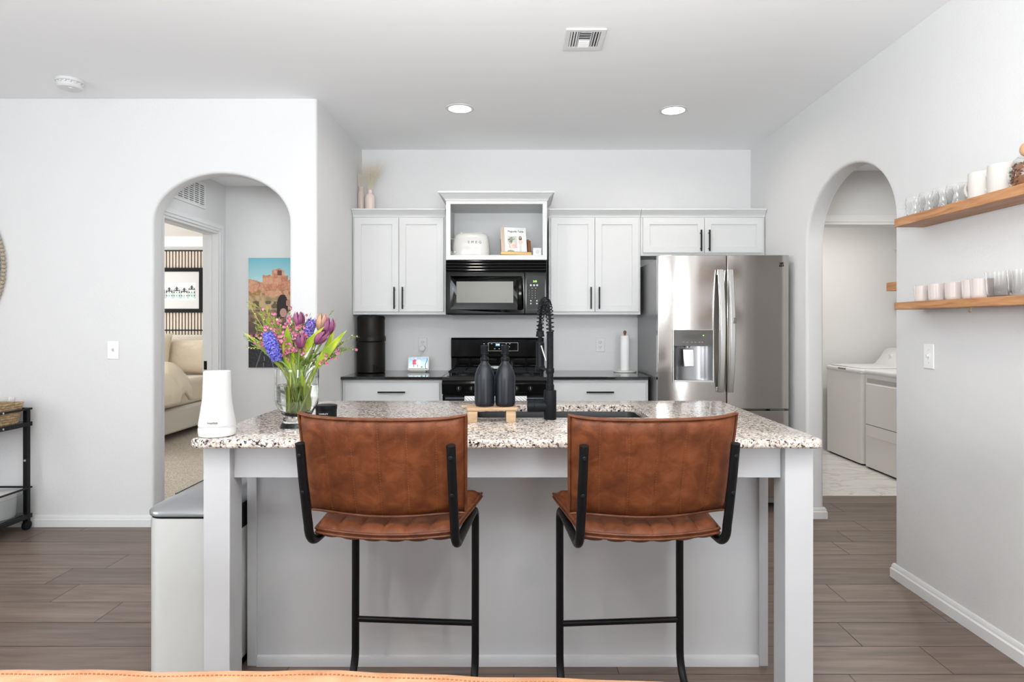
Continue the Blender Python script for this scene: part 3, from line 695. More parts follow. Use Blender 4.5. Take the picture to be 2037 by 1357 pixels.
def cover(u, v):
    c = (.80, .82, .81)
    if u < .13: c = mixc((.52, .42, .36), (.66, .50, .38), 1-v)
    if .25 < u < .62 and .38 < v < .68: c = (.60, .62, .56)
    if (u-.36)**2/.012+(v-.52)**2/.010 < 1 and nz(u*30, v*30, 3) > -.1: c = (.14, .13, .09)
    if (u-.45)**2/.008+(v-.60)**2/.004 < 1 and nz(u*40, v*40, 5) > .05: c = (.20, .22, .14)
    if .28 < u < .62 and .24 < v < .40: c = (.72, .52, .46) if nz(u*14, v*20, 2) > -.1 else (.78, .70, .66)
    if (u-.47)**2/.002+(v-.43)**2/.002 < 1: c = (.80, .72, .64)
    if .13 < u < .82 and v < .09 and nz(u*22, v*24, 4) > 0: c = (.30, .28, .20)
    if (u-.36)**2/.02+(v-.12)**2/.003 < 1: c = (.34, .36, .22)
    if (u-.755)**2/.0035+(v-.60)**2/.008 < 1: c = (.12, .07, .05)
    if (u-.755)**2/.0009+(v-.625)**2/.0016 < 1: c = (.62, .40, .30)
    if (u-.76)**2/.0075+(v-.47)**2/.0055 < 1: c = (.76, .64, .58)
    if abs(u-.745) < .05 and .06 < v < .40: c = (.74, .72, .66)
    return c
def cmap(u, v): return RT @ (Matrix.Translation((0, 0, .012)) @ Matrix.Rotation(R(-14), 4, 'X') @ V(u-.102, -.0128, v))
canvas('cover_print', cover, 60, 72, .198, .226, PRINT, cv, cmap)
o = text('title', 'Magnolia Table', .021, BLK, cv, cmap(.115, .192))
o.rotation_euler = (RZ @ Matrix.Rotation(R(-14)+pi/2, 4, 'X')).to_euler()
o.location = Vector(o.location) + (RZ.to_3x3() @ V(0, -.0008, 0))
# small sensor cube
q = at(1069, 0, 4.865)
t = thing('wall_sensor', 'small white square sensor with a round button, beside the cookbook', 'sensor', (q.x, 4.865, ZS))
m = MB(); m.box(q.x-.034, q.x+.034, 4.858, 4.880, ZS, ZS+.064); b = m.build('sensor_case', WPL, t, bevel=.006, seg=3)
m = MB(); m.lathe([(.014, -.002), (.015, 0)], (q.x, 4.858, ZS+.034), 24, 'y'); m.build('button', mat('button_grey', (.55, .55, .55), .4), b)
# vases with pampas on the left cabinet
PAM = mat('pampas_grass', (.72, .65, .51), .95)
def grass(label, cx, cy, z0, n, ht, spread, lean, seed):
    random.seed(seed); m = MB()
    for i in range(n):
        a = random.random()*2*pi; s = random.random()**.6*spread; h = ht*(.55+.45*random.random())
        dx_, dy_ = cos(a)*s+lean*h, sin(a)*s*.6
        p = [V(cx, cy, z0)+V(dx_*(q**1.7), dy_*(q**1.7), h*q) for q in (0, .3, .55, .8, 1)]
        m.tube(p, [.0007, .0006, .0005, .0004, .0002], 3, cap=False)
        for j in range(9):
            q = .45+.55*j/9; b0 = V(cx, cy, z0)+V(dx_*(q**1.7), dy_*(q**1.7), h*q)
            b1 = b0+V(random.uniform(-.012, .012)+lean*.02, random.uniform(-.01, .01), .022)
            m.tube([b0, b1], [.0005, .0002], 3, cap=False)
    o = m.build('pampas_grass', PAM, loc=(cx, cy, z0)); tag(o, label, 'dried grass', None)
x1_, x2_ = at(717.5, 0, 5.10).x, at(736, 0, 5.10).x
m = MB(); m.lathe([(.0001, 0), (.028, 0), (.030, .005), (.030, .19), (.029, .215), (.022, .235), (.022, .262), (.020, .262), (.020, .235), (.027, .212), (.028, .01), (.0001, .008)], (0, 0, 0), 28)
tag(m.build('vase', mat('vase_clear_pink', (.78, .68, .62), .15, trans=.3), loc=(x1_, 5.12, 2.138), local=True), 'slim clear glass bottle vase nearest the wall, on top of the left wall cabinet', 'vase')
m = MB(); m.lathe([(.0001, 0), (.036, 0), (.040, .006), (.040, .165), (.034, .19), (.018, .208), (.017, .232), (.021, .236), (.019, .236), (.015, .23), (.015, .20), (.0001, .19)], (0, 0, 0), 32)
tag(m.build('vase', mat('vase_pink', (.78, .66, .60), .25), loc=(x2_, 5.10, 2.138), local=True), 'pale pink ceramic bottle vase on top of the left wall cabinet', 'vase')
grass('pale pampas grass stems in the clear bottle vase beside the wall', x1_, 5.12, 2.16, 60, .44, .045, -.02, 3)
grass('wide spray of pampas grass in the pale pink vase', x2_+.0, 5.10, 2.33, 130, .30, .12, .13, 4)
# ---------------------------------------------------------------- refrigerator
t = thing('refrigerator', 'stainless steel french-door refrigerator with a water dispenser in its left door', 'refrigerator', (1.435, 4.8, 0))
X0, X1, YF = .981, 1.889, 4.42
m = MB(); m.box(X0+.006, X1-.006, YF+.085, 5.24, .03, 1.755); m.build('housing', mat('fridge_side', (.28, .28, .28), .35, .55), t, bevel=.004)
XM = at(1446, 0, YF).x
dz0, dz1 = at(0, 814, YF).z, 1.779
q0, q1 = at(1340, 657, YF), at(1418, 759, YF)
def bowed(us, vs, holes, ua, ub, left=False):
    def f(u, v, w):
        s = (u-ua)/(ub-ua); b = .007*(1-(2*s-1)**2)
        if left: b = .034*(1-max(0, 1-s/.6)**2) - .026
        return (u, w-(b if w < YF+.04 else 0)+.010, v)
    m = MB(); m.plate(us, vs, YF, YF+.075, holes, f=f); return m
def lin(a, b, n): return [a+(b-a)*i/n for i in range(n+1)]
us = lin(X0, q0.x, 8)+lin(q0.x, q1.x, 10)[1:]+lin(q1.x, XM-.003, 6)[1:]
vs = [dz0, q1.z, q0.z, dz1]
ld = bowed(us, vs, [(i, 1) for i in range(8, 18)], X0, XM, True).build('door', SS, t, bevel=.004, seg=3)
rd = bowed(lin(XM+.003, X1, 12), [dz0, dz1], [], XM, X1).build('door', SS, t, bevel=.004, seg=3)
fz = bowed(lin(X0, X1, 16), [.09, dz0-.012], [], X0, X1).build('freezer_drawer', SS, t, bevel=.004, seg=3)
m = MB(); m.tube([(x, YF-.045, .60) for x in lin(X0+.07, X1-.07, 8)], .014, 12)
for x in (X0+.09, X1-.09): m.cyl((x, YF-.045, .60), .010, .05, 'y', 12)
m.build('handle', SSL, fz)
def fhandle(x, d):
    m = MB(); rr = []; za, zb = at(0, 780, YF).z, at(0, 537, YF).z
    for i in range(25):
        s = i/24; z = za+(zb-za)*s; o = .022+.050*(1-(2*s-1)**2)
        rr.append([(x-.019, YF-o+.004, z), (x-.019, YF-o-.010, z), (x-.014, YF-o-.017, z), (x+.014, YF-o-.017, z), (x+.019, YF-o-.010, z), (x+.019, YF-o+.004, z)])
    m.rings(rr)
    for z in (za+.02, zb-.02): m.box(x-.012, x+.012, YF-.03, YF+.004, z-.014, z+.014)
    return m.build('handle', SSL, d, bevel=.001)
h1 = fhandle(at(1434.5, 0, YF-.04).x, ld); h2 = fhandle(at(1454, 0, YF-.04).x, rd)
c = at(1462, 638, YF-.09); m = MB(); m.box(c.x-.011, c.x+.011, YF-.091, YF-.085, c.z-.020, c.z+.020); m.build('release_button', SSD, h2, bevel=.003)
dp = MB(); dep = .055; n = 14                    # dispenser: curved recess
rr = []
for i in range(n+1):
    u = q0.x+(q1.x-q0.x)*i/n; s = 2*i/n-1; rr.append([(u, YF+.0+dep*(1-s**4)+.002, z) for z in (q1.z, q0.z)])
dp.rings(rr, False, (False, False))
dp.faces([(q0.x, YF, q1.z), (q1.x, YF, q1.z), (q1.x, YF+dep, q1.z+.004), (q0.x, YF+dep, q1.z+.004)], [(0, 1, 2, 3)])
D = dp.build('dispenser', mat('dispenser_steel', (.33, .33, .34), .3, 1), t)
m = MB(); a, b_ = q0.x, q1.x; m.plate([a-.005, a, b_, b_+.005], [q1.z-.005, q1.z, q0.z, q0.z+.004], YF-.006, YF+.006, [(1, 1)]); m.build('dispenser_frame', SSL, D, bevel=.001)
zc = at(0, 688.5, YF).z
m = MB(); m.box(a, b_, YF-.002, YF+.02, zc, q0.z); cpn = m.build('control_panel', mat('panel_grey', (.16, .155, .15), .15, .6), D, bevel=.001)
e0, e1 = at(1356, 664.5, YF), at(1403, 673.5, YF)
m = MB(); m.box(e0.x, e1.x, YF-.003, YF-.0015, e1.z, e0.z); m.build('display', BLKG, cpn)
g = at(1399, 667.5, YF); m = MB(); m.cyl((g.x, YF-.0045, g.z), .004, .002, 'y', 12); m.build('indicator_light', GRN, cpn)
m = MB()
for px in (1360, 1367, 1376, 1383, 1391, 1397): g = at(px, 681, YF); m.box(g.x-.006, g.x+.006, YF-.003, YF-.0015, g.z-.001, g.z+.001)
m.build('panel_print', KEY, cpn)
g0, g1 = at(1361, 695, YF), at(1382.5, 730, YF)
m = MB(); m.rings([[(g0.x, YF+.025, g0.z), (g1.x-.002, YF+.025, g0.z), (g1.x-.002, YF+.035, g0.z), (g0.x, YF+.035, g0.z)], [(g0.x+.004, YF+.015, g1.z), (g1.x, YF+.015, g1.z), (g1.x, YF+.025, g1.z), (g0.x+.004, YF+.025, g1.z)]])
m.build('paddle', SSL, D, bevel=.003)
g = at(1370, 689, YF); m = MB(); m.cyl((g.x, YF+.03, g.z-.012), .016, .022); m.build('spout', SSD, D)
m = MB(); m.box(a+.004, b_-.004, YF-.004, YF+.05, q1.z, q1.z+.008); m.build('drip_tray', SSL, D, bevel=.002)
g = at(1555.5, 527, YF)            # square badge: stepped bars and a diamond notch
m = MB()
for i, (u0, u1) in enumerate(((-.011, .011), (-.011, .011), (-.011, .011))): m.box(g.x+u0, g.x+u1, YF-.006, YF+.004, g.z+.003+i*.0055, g.z+.006+i*.0055)
m.faces([(g.x-.011, YF-.006, g.z), (g.x-.006, YF-.006, g.z), (g.x, YF-.006, g.z-.007), (g.x+.006, YF-.006, g.z), (g.x+.011, YF-.006, g.z), (g.x+.011, YF-.006, g.z-.012), (g.x+.006, YF-.006, g.z-.012), (g.x, YF-.006, g.z-.0095), (g.x-.006, YF-.006, g.z-.012), (g.x-.011, YF-.006, g.z-.012)],
    [(0, 1, 8, 9), (1, 2, 7, 8), (2, 3, 6, 7), (3, 4, 5, 6)])
m.build('emblem', DGREY, rd)
m = MB(); m.box(X1-.13, X1-.03, YF+.01, YF+.06, dz0-.010, dz0-.002); m.build('hinge', SSD, t, bevel=.001)
# ================================================================ island
IX0, IX1, IY0, IY1 = -1.094, 1.019, 2.106, 3.187
SX0, SX1, SY0, SY1 = -.19, .545, 2.607, 3.01
t = thing('kitchen_island', 'light grey kitchen island base with two square front legs under the granite', 'kitchen island', (-.04, 2.7, 0))
m = MB(); bx0, bx1, by0, by1 = -1.022, .945, 2.42, 3.14
m.plate([bx0, SX0-.03, SX1+.03, bx1], [by0, SY0-.025, SY1+.03, by1], .66, .8835, [(1, 1)], f=lambda u, v, w: (u, v, w))
m.box(bx0, bx1, by0, by1, .10, .66); m.box(bx0, bx1, by0, by1-.07, 0, .10)
m.build('cabinet_body', ISLG, t)
for a, b_ in ((bx0-.004, bx0+.032), (bx1-.030, bx1+.004)): m = MB(); m.box(a, b_, by0-.010, by0-.0005, .0, .8835); m.build('corner_trim', ISLG, t, bevel=.0015)
m = MB(); m.rings([[(x, by0-.0005, 0), (x, by0-.014, 0), (x, by0-.014, .028), (x, by0-.0105, .036), (x, by0-.0005, .040)] for x in (bx0+.033, bx1-.031)]); m.build('base_trim', ISLG, t)
for x in (-1.068, .908):
    m = MB(); m.box(x, x+.090 if x < 0 else x+.096, 2.160, 2.256, 0, .8835); m.build('leg', ISLG, t, bevel=.002)
m = MB(); m.box(-.978, .907, 2.192, 2.212, .768, .8835); m.build('apron', ISLG, t, bevel=.001)
for x in (-1.035, .945):
    m = MB(); m.box(x, x+.018, 2.2565, 2.419, .768, .8835); m.build('side_apron', ISLG, t, bevel=.001)
# granite countertop with sink cut-out, rounded corners and edges
def rrect(x0, x1, y0, y1, r, n=6):
    p = []
    for (cx, cy, a0) in ((x1-r, y1-r, 0), (x0+r, y1-r, 90), (x0+r, y0+r, 180), (x1-r, y0+r, 270)):
        for i in range(n+1): a = R(a0+90*i/n); p.append((cx+r*cos(a), cy+r*sin(a)))
    return p
def slab_hole(m, outer, inner, z0, z1, eb=.009):
    """slab with a hole; both outlines have the same number of points"""
    def grow(pts, d):
        c = [V(x, y, 0) for x, y in pts]; n = len(c); out = []
        for i in range(n):
            e = (c[(i+1) % n]-c[i-1]).normalized(); out.append((c[i].x+e.y*d, c[i].y-e.x*d))
        return out
    prof = [(-eb*(1-sin(a)), z1-eb*(1-cos(a))) for a in [pi/2*i/4 for i in range(5)]]
    prof += [(-eb*(1-cos(a)), z0+eb*(1-sin(a))) for a in [pi/2*i/4 for i in range(5)]]
    rr = [[(x, y, z1) for x, y in grow(outer, -eb)]] if 0 else []
    for d, z in prof: rr.append([(x, y, z) for x, y in grow(outer, d)])
    e2 = .003; ii = [(e2, z1), (0, z1-e2), (0, z0+.001), (.0, z0)]
    inn = [[(x, y, z) for x, y in grow(inner, d)] for d, z in ii]
    rr = inn[::-1]+rr; rr.append(inn[-1]); m.rings(rr, True, (False, False))
m = MB(); slab_hole(m, rrect(IX0, IX1, IY0, IY1, .03), rrect(SX0, SX1, SY0, SY1, .045), .884, .914)
ct = m.build('granite_countertop', GRAN, loc=(0, 2.65, .884)); tag(ct, 'large speckled beige and black granite countertop on the island', 'countertop')
# sink
SK = mat('sink_black', (.016, .016, .018), .38)
m = MB(); rs = []
for g_, z in ((.004, .8835), (.0, .86), (-.004, .70), (-.03, .675), (-.20, .671)):
    rs.append([(x, y, z) for x, y in rrect(SX0-g_, SX1+g_, SY0-g_, SY1+g_, .045 if z > .68 else .04)])
for p in rs[4:]: pass
m.rings(rs, True, (False, False)); m.b.faces.ensure_lookup_table()
m.faces(rs[3], [tuple(range(len(rs[3])))])
t = thing('sink', 'black undermount sink set in the island countertop', 'sink', ((SX0+SX1)/2, 2.8, .67))
m.b.free(); m = MB()
ring = lambda g_, z, r=.045: [(x, y, z) for x, y in rrect(SX0-g_, SX1+g_, SY0-g_, SY1+g_, r)]
m.rings([ring(.025, .8832), ring(.004, .8832), ring(.0, .86), ring(-.004, .70), ring(-.012, .682), ring(-.03, .676), ring(-.17, .672)], True, (False, True))
m.build('basin', SK, t, solid=.002)
m = MB(); m.lathe([(.045, .6735), (.043, .6755), (.02, .674), (.0001, .674)], ((SX0+SX1)/2, 2.81, 0), 28); m.build('drain', SSD, t)
# faucet
fx, fy, z0 = .130, 2.563, .914
t = thing('spring_faucet', 'matte black pull-down faucet with an exposed coil spring, behind the sink edge', 'faucet', (fx, fy, z0))
m = MB(); m.lathe([(.0245, 0), (.0255, .002), (.0255, .114), (.0245, .117), (.0165, .118), (.0165, .138), (.015, .14)], (fx, fy, z0), 32); m.build('faucet_body', BLK, t)
m = MB(); pr = []
zz = .139
while zz < .355: pr += [(.0128, zz), (.0143, zz+.0015), (.0143, zz+.003), (.0128, zz+.0045)]; zz += .0048
m.lathe(pr, (fx, fy, z0), 24); m.build('ribbed_column', BLK, t, angle=80)
m = MB(); m.lathe([(.0155, .186), (.0168, .188), (.0168, .204), (.0155, .206)], (fx, fy, z0), 28)
def arc_pt(s):
    """hose path: up from the column, over, and down to the spray head"""
    ex, ey = at(1074.5, 0, 2.76).x, 2.76
    a = pi*s; c = V((fx+ex)/2, (fy+ey)/2, 1.290)
    return c+V((fx-ex)/2*cos(a), (fy-ey)/2*cos(a), .105*sin(a))
ex, ey = at(1074.5, 0, 2.76).x, 2.76
m.tube([(fx, fy+.01, 1.109), (fx*.5+ex*.5, (fy+ey)/2, 1.109), (ex, ey-.016, 1.109)], .0055, 10); m.lathe([(.0195, 0), (.0205, .003), (.0205, .014), (.0195, .017)], (ex, ey, 1.100), 28)
m.build('holder_arm', BLK, t)
path = [V(fx, fy, 1.262+i*.004) for i in range(7)]+[arc_pt(i/40) for i in range(41)]+[V(ex, ey, 1.288-.006*i) for i in range(1, 6)]
m = MB(); m.tube(path+[V(ex, ey, 1.20)], .0058, 10); m.build('hose', BLK, t)
Ls = [0]
for a, b_ in zip(path, path[1:]): Ls.append(Ls[-1]+(b_-a).length)
def onpath(d):
    for i in range(len(path)-1):
        if Ls[i+1] >= d: q = (d-Ls[i])/(Ls[i+1]-Ls[i]); return path[i].lerp(path[i+1], q), (path[i+1]-path[i]).normalized()
    return path[-1], (path[-1]-path[-2]).normalized()
tot = Ls[-1]; pts = []; turns = 23
side = V(-(ey-fy), ex-fx, 0).normalized()
for i in range(turns*14+1):
    p, tt = onpath(tot*i/(turns*14)); v = tt.cross(side).normalized(); a = 2*pi*i/14
    pts.append(p+side*.0150*cos(a)+v*.0150*sin(a))
m = MB(); m.tube(pts, .0021, 6); m.build('coil_spring', BLK, t, angle=80)
m = MB(); m.lathe([(.009, .20), (.009, .172), (.0165, .165), (.0165, .155), (.0185, .150), (.0185, .143), (.009, .142), (.009, .09), (.0135, .085), (.0175, .082)], (ex, ey, 1.10), 24, cap=(True, True))
m.build('hose_collar', BLK, t)
m = MB(); zt = at(0, 681, ey).z; zb = at(0, 739, ey).z
m.lathe([(.0085, zt+.024), (.009, zt+.002)], (ex, ey, 0), 24); m.build('spray_neck', SSL, t)
m = MB(); m.lathe([(.009, zt+.002), (.0165, zt), (.0185, zt-.01), (.0185, zb+.025), (.0215, zb+.019), (.0215, zb+.006), (.018, zb), (.0001, zb)], (ex, ey, 0), 28); m.build('spray_head', BLK, t)
m = MB(); p0, p1 = at(1077, 689, ey-.03), at(1086, 718, ey-.05); m.tube([p0, p1], .0028, 8); m.sphere(p0, .004); m.build('spray_lever', SSL, t)
m = MB(); hz_ = .966; m.lathe([(.0225, -.092), (.024, -.090), (.024, -.064), (.0225, -.0635), (.0225, -.062), (.024, -.0615), (.0225, -.024), (.020, -.012)], (fx, fy, hz_), 28, 'x'); m.build('handle', BLK, t)
# wooden riser with the soap bottles
rz = R(-3)
t = thing('wooden_riser', 'small pale pine riser board on four block legs, holding two black bottles', 'riser', (-.108, 2.532, .914), world=False, rot=(0, 0, R(3)))
m = MB(); m.box(-.094, .104, -.062, .062, .045, .0575); m.box(-.118, -.094, .018, .044, .046, .0565); m.build('board', WPINE, t, bevel=.003)
for x in (-.090, .060):
    for y in (-.058, .020): m = MB(); m.box(x, x+.038, y, y+.036, 0, .045); m.build('leg', WPINE, t, bevel=.002)
BOT = mat('soap_bottle_black', (.008, .010, .014), .36, spec=.42)
def bottle(px, label):
    y = 2.53; x = at(px, 0, y).x; z = .9717
    t = thing('soap_bottle', label, 'soap dispenser', (x, y, z), group=None, world=False)
    m = MB(); m.lathe([(.030, 0), (.036, .003), (.0395, .012), (.0400, .02), (.0400, .108), (.038, .125), (.031, .147), (.022, .163), (.0155, .171), (.0142, .180)], n=36); m.build('bottle_body', BOT, t)
    m = MB(); m.lathe([(.0155, .179), (.0165, .181), (.0165, .1925), (.0155, .194), (.011, .195), (.009, .20), (.009, .207)], n=28); m.build('collar', BLK, t)
    m = MB(); m.lathe([(.012, .205), (.0145, .206), (.0145, .226), (.0155, .228), (.0155, .238), (.013, .241), (.0001, .242)], n=28)
    m.tube([(0, 0, .234), (0, .03, .235), (0, .052, .230)], .0055, 10); m.build('pump_head', BLK, t)
bottle(964, 'matte black pump soap bottle on the left of the wooden riser'); bottle(1005, 'matte black pump soap bottle on the right of the wooden riser, next to the faucet')
# candle tin
q = at(649, 0, 2.52)
t = thing('candle_tin', 'low black lidded candle tin behind the left stool, beside the glass vase', 'candle', (q.x, 2.52, .914), world=False)
m = MB(); m.lathe([(.038, 0), (.0405, .002), (.0405, .050)], n=36); b = m.build('tin', BLK, t)
m = MB(); m.lathe([(.0420, .046), (.0420, .062), (.040, .064), (.0001, .064)], n=36); m.build('lid', BLK, t, bevel=.001)
text('lettering', 'HARLEY', .010, WPL, b, (.002, -.0412, .032))
# white base station
q = at(432, 0, 2.185)
t = thing('alarm_base_station', 'white cone-shaped home alarm base station on the front left corner of the granite', 'alarm base station', (q.x, 2.185, .914), world=False)
m = MB(); m.lathe([(.052, 0), (.058, .004), (.0600, .014), (.0605, .026), (.0600, .030)], n=48); m.build('base', WPL, t)
m = MB(); m.lathe([(.0585, .030), (.0585, .038)], n=48); m.build('light_ring', mat('ring_grey', (.62, .62, .61), .4), t)
m = MB(); m.lathe([(.0600, .038), (.0585, .050), (.0530, .085), (.0480, .120), (.0455, .160), (.0438, .215), (.0425, .2215), (.040, .2225), (.0001, .2215)], n=48); b = m.build('speaker_cover', mat('fabric_white', (.60, .60, .60), .6), t)
text('lettering', 'SimpliSafe', .0085, DGREY, b, (.0125, -.0595, .052), rot=(R(84), 0, R(8)))
# trash can
t = thing('trash_can', 'tall white trash can with a domed silver lid, beside the left island leg', 'trash can', (-1.17, 2.43, 0))
tx0, tx1, ty0, ty1 = -1.333, -1.038, 2.268, 2.71
m = MB(); m.rings([[(x, y, z) for x, y in rrect(tx0+a, tx1-a*.5, ty0+a, ty1-a, .06)] for a, z in ((.006, .035), (0, .04), (0, .601), (.004, .603))]); m.build('bin_body', PANW, t, angle=50)
m = MB(); m.rings([[(x, y, z) for x, y in rrect(tx0+.012, tx1-.012, ty0+.012, ty1-.012, .05)] for z in (0, .036)]); m.build('base_ring', BLK, t)
m = MB(); m.rings([[(x, y, z) for x, y in rrect(tx0-.001+a, tx1-a, ty0-.001+a, ty1-a, .06)] for a, z in ((.003, .602), (.003, .611))]); m.build('seal', BLK, t)
def lid_ring(a, z, up=0):
    out = []
    for x, y in rrect(tx0-.004+a, tx1+.001-a*.6, ty0-.004+a, ty1+.002-a, max(.062-a*.3, .02)):
        s = (x-tx0)/(tx1-tx0); out.append((x, y, z+up*(max(0, s)**.8)))
    return out
m = MB(); m.rings([lid_ring(0, .611), lid_ring(-.001, .625), lid_ring(.003, .630), lid_ring(.014, .638, .003), lid_ring(.05, .655, .008), lid_ring(.09, .667, .010), lid_ring(.12, .671, .010)]); ld_ = m.build('lid', SILV, t, angle=60)
m = MB()
for i in range(22): y = 2.39+i*.012; xx = -1.288; m.box(xx, xx+.026, y, y+.0035, .651, .6605)
m.build('grip_ridge', DGREY, ld_)
m = MB(); m.box(tx1-.004, tx1+.0035, 2.30, 2.62, .530, .625); m.build('hinge_cover', BLK, t, bevel=.006)
# ---------------------------------------------------------------- stools
def channel_pad(name, parent, hw0, hw1, ln, th, nch, curve, up, mtl, orient, edge=.012, stitch=True):
    """upholstered pad: grid (u across, v along), channel seams run along v"""
    nu, nv = nch*8, 14; P = {}
    def pos(u, v, side):
        s = u/nu*2-1; q = v/nv
        hw = hw0+(hw1-hw0)*q
        e = min(1, (1-abs(s))/.10); e2 = min(1, min(q, 1-q)/.10); pe = (max(0, e)*(2-max(0, e)))**.5*(max(0, e2)*(2-max(0, e2)))**.5
        ch = abs(sin(pi*((u % 8)/8))) ** .38 if 0 < u < nu else 0
        if u % 8 == 0 and 0 < u < nu: ch = 0
        t_ = (th/2)*pe*(.56+.44*ch)+.002
        return orient(s*hw, q*ln, side*t_, s, q)
    m = MB(); F_ = [[m.b.verts.new(pos(u, v, 1)) for v in range(nv+1)] for u in range(nu+1)]; B_ = [[m.b.verts.new(pos(u, v, -1)) for v in range(nv+1)] for u in range(nu+1)]
    for u in range(nu):
        for v in range(nv):
            m.b.faces.new((F_[u][v], F_[u+1][v], F_[u+1][v+1], F_[u][v+1])); m.b.faces.new((B_[u][v], B_[u][v+1], B_[u+1][v+1], B_[u+1][v]))
    for u in range(nu): m.b.faces.new((F_[u][0], B_[u][0], B_[u+1][0], F_[u+1][0])); m.b.faces.new((F_[u][nv], F_[u+1][nv], B_[u+1][nv], B_[u][nv]))
    for v in range(nv): m.b.faces.new((F_[0][v], F_[0][v+1], B_[0][v+1], B_[0][v])); m.b.faces.new((F_[nu][v], B_[nu][v], B_[nu][v+1], F_[nu][v+1]))
    pad = m.build(name, mtl, parent, angle=70)
    # piping round the edge, both faces
    for side in (-1, 1):
        loop = []
        def ep(s, q): hw = hw0+(hw1-hw0)*q; return orient(s*hw, q*ln, side*.006, s, q)
        for i in range(30): loop.append(ep(-1+2*i/30, 0))
        for i in range(20): loop.append(ep(1, i/20))
        for i in range(30): loop.append(ep(1-2*i/30, 1))
        for i in range(20): loop.append(ep(-1, 1-i/20))
        k = MB(); k.tube(loop, .0042, 6, closed=True); k.build('piping', LEAE, pad)
    k = MB()
    for c in range(1, nch):
        for side in (-1, 1):
            for v in range(70):
                if v % 2: continue
                q0_, q1_ = .03+.94*v/70, .03+.94*(v+.8)/70; s = c/nch*2-1
                def sp_(q):
                    hw = hw0+(hw1-hw0)*q; e2 = min(1, min(q, 1-q)/.10); pe = (e2*(2-e2))**.5
                    e = min(1, (1-abs(s))/.10); pe *= (e*(2-e))**.5
                    return orient(s*hw+.0015, q*ln, side*((th/2)*pe*.56+.0028), s, q)
                k.tube([sp_(q0_), sp_(q1_)], .0006, 4)
    k.build('stitching', STIT, pad)
    return pad
def stool(label, x, y, a):
    t = thing('bar_stool', label, 'stool', (x, y, 0), world=False, rot=(0, 0, a), group=None)
    rt = .0135; hw = .2175
    def arcp(c0, c1, a0, a1, r, n=7): return [(c0+r*cos(R(a0+(a1-a0)*i/n)), c1+r*sin(R(a0+(a1-a0)*i/n))) for i in range(n+1)]
    prof = [(-.065, .958), (-.045, .86), (-.015, .74)]+arcp(.057, .7085-.0, 182, 270, .062)+[(.20, .6465), (.33, .6465)]+arcp(.375, .6035, 90, 0, .043)
    prof += [(.418, .40), (.416, .235), (.416, .16)]+arcp(.301, .1285, 0, -90, .115)+[(.16, .0135), (.02, .0135)]
    for s in (-1, 1):
        m = MB(); m.tube([(s*hw, py, pz) for py, pz in prof], rt, 14); f = m.build('side_tube', BLKM, t)
        m = MB()
        for pz in (.923, .812):
            py = -.065+(.958-pz)*.21
            m.lathe([(.0062, 0), (.0062, -.003), (.004, -.0048), (.0001, -.005)], (s*hw, py-rt+.0015, pz), 12, 'y')
        m.build('bolt', BLK, f)
    m = MB(); m.tube([(-hw, .417, .235), (hw, .417, .235)], .0105, 12); m.build('footrest', BLKM, t)
    m = MB(); m.tube([(-hw, .06, .0135), (hw, .06, .0135)], .0115, 12); m.build('floor_bar', BLKM, t)
    m = MB(); m.tube([(-hw, .10, .650), (hw, .10, .650)], .009, 10); m.tube([(-hw, .34, .650), (hw, .34, .650)], .009, 10); m.build('seat_support', BLKM, t)
    def ob(u, v, w, s, q):       # backrest: v up, bows toward the camera in the middle, reclines
        zz_ = .742+v - .010*(1-s*s)*(1-q)*1.2+.010*abs(s)**6*(1 if q > .5 else -1)*(abs(q-.5)*2)**4
        return V(u, .018-(zz_-.74)*.22+.050*s*s-w*1.0, zz_)
    channel_pad('backrest', t, .238, .249, .282, .034, 6, 0, 0, LEA, ob)
    def os_(u, v, w, s, q):      # seat: v forward; rounded rear edge
        zz_ = .684-.006*(1-s*s)+.010*q+w
        return V(u*(1-.0*(1-q)), .0+v-.030*(1-s*s)*(1-q)**2+.02, zz_)
    channel_pad('seat', t, .205, .243, .385, .05, 6, 0, 0, LEA, os_)
    return t
stool('brown leather bar stool on the left, beside the trash can and flower vase', -.399, 1.86, R(-4.3))
stool('brown leather bar stool on the right, in front of the sink', .397, 1.855, R(4.3))
# ---------------------------------------------------------------- sofa back in the foreground
t = thing('sofa', 'tan leather sofa seen from above its back, at the bottom of the picture', 'sofa', (-.45, .5, 0))
def top(x): return .8165 - .0045*(1+math.tanh((x+.12)*6)) - .011*max(0, min(1, (x+.1)/.45))
m = MB(); xs = lin(-1.75, .95, 54); rr = []
for x in xs:
    zt = top(x)+.0015*sin(x*17)+.001*sin(x*41); k = min(1, (x+1.75)/.03, (.95-x)/.03); k = max(.0, k)**.5
    zt -= .03*(1-k)
    rr.append([(x, .70, .30), (x, .665, .40), (x, .67, zt-.06), (x, .70, zt-.02), (x, .75, zt-.004), (x, .80, zt+.001), (x, .86, zt), (x, .893, zt-.006), (x, .905, zt-.02), (x, .91, zt-.07), (x, .905, .30)])
m.rings(rr); bc = m.build('backrest', SOFL, t, angle=60)
k = MB()
for i in range(430):
    x = -1.7+i*.006; zt = top(x)+.0015*sin(x*17)+.001*sin(x*41); k.box(x, x+.0035, .8738, .8748, zt-.0026, zt-.0009)
k.build('stitching', mat('sofa_stitch', (.40, .17, .06), .7), bc)
m = MB(); m.box(-1.75, .95, .12, .90, .08, .30); m.build('sofa_base', SOFL, t, bevel=.03, seg=4)
for x0, x1 in ((-1.54, -.41), (-.40, .74)):
    m = MB(); m.box(x0, x1, .08, .675, .302, .44); m.build('seat_cushion', SOFL, t, bevel=.04, seg=4)
for x0 in (-1.76, .75):
    m = MB(); m.box(x0, x0+.21, .10, .66, .15, .60); m.build('armrest', SOFL, t, bevel=.05, seg=4)
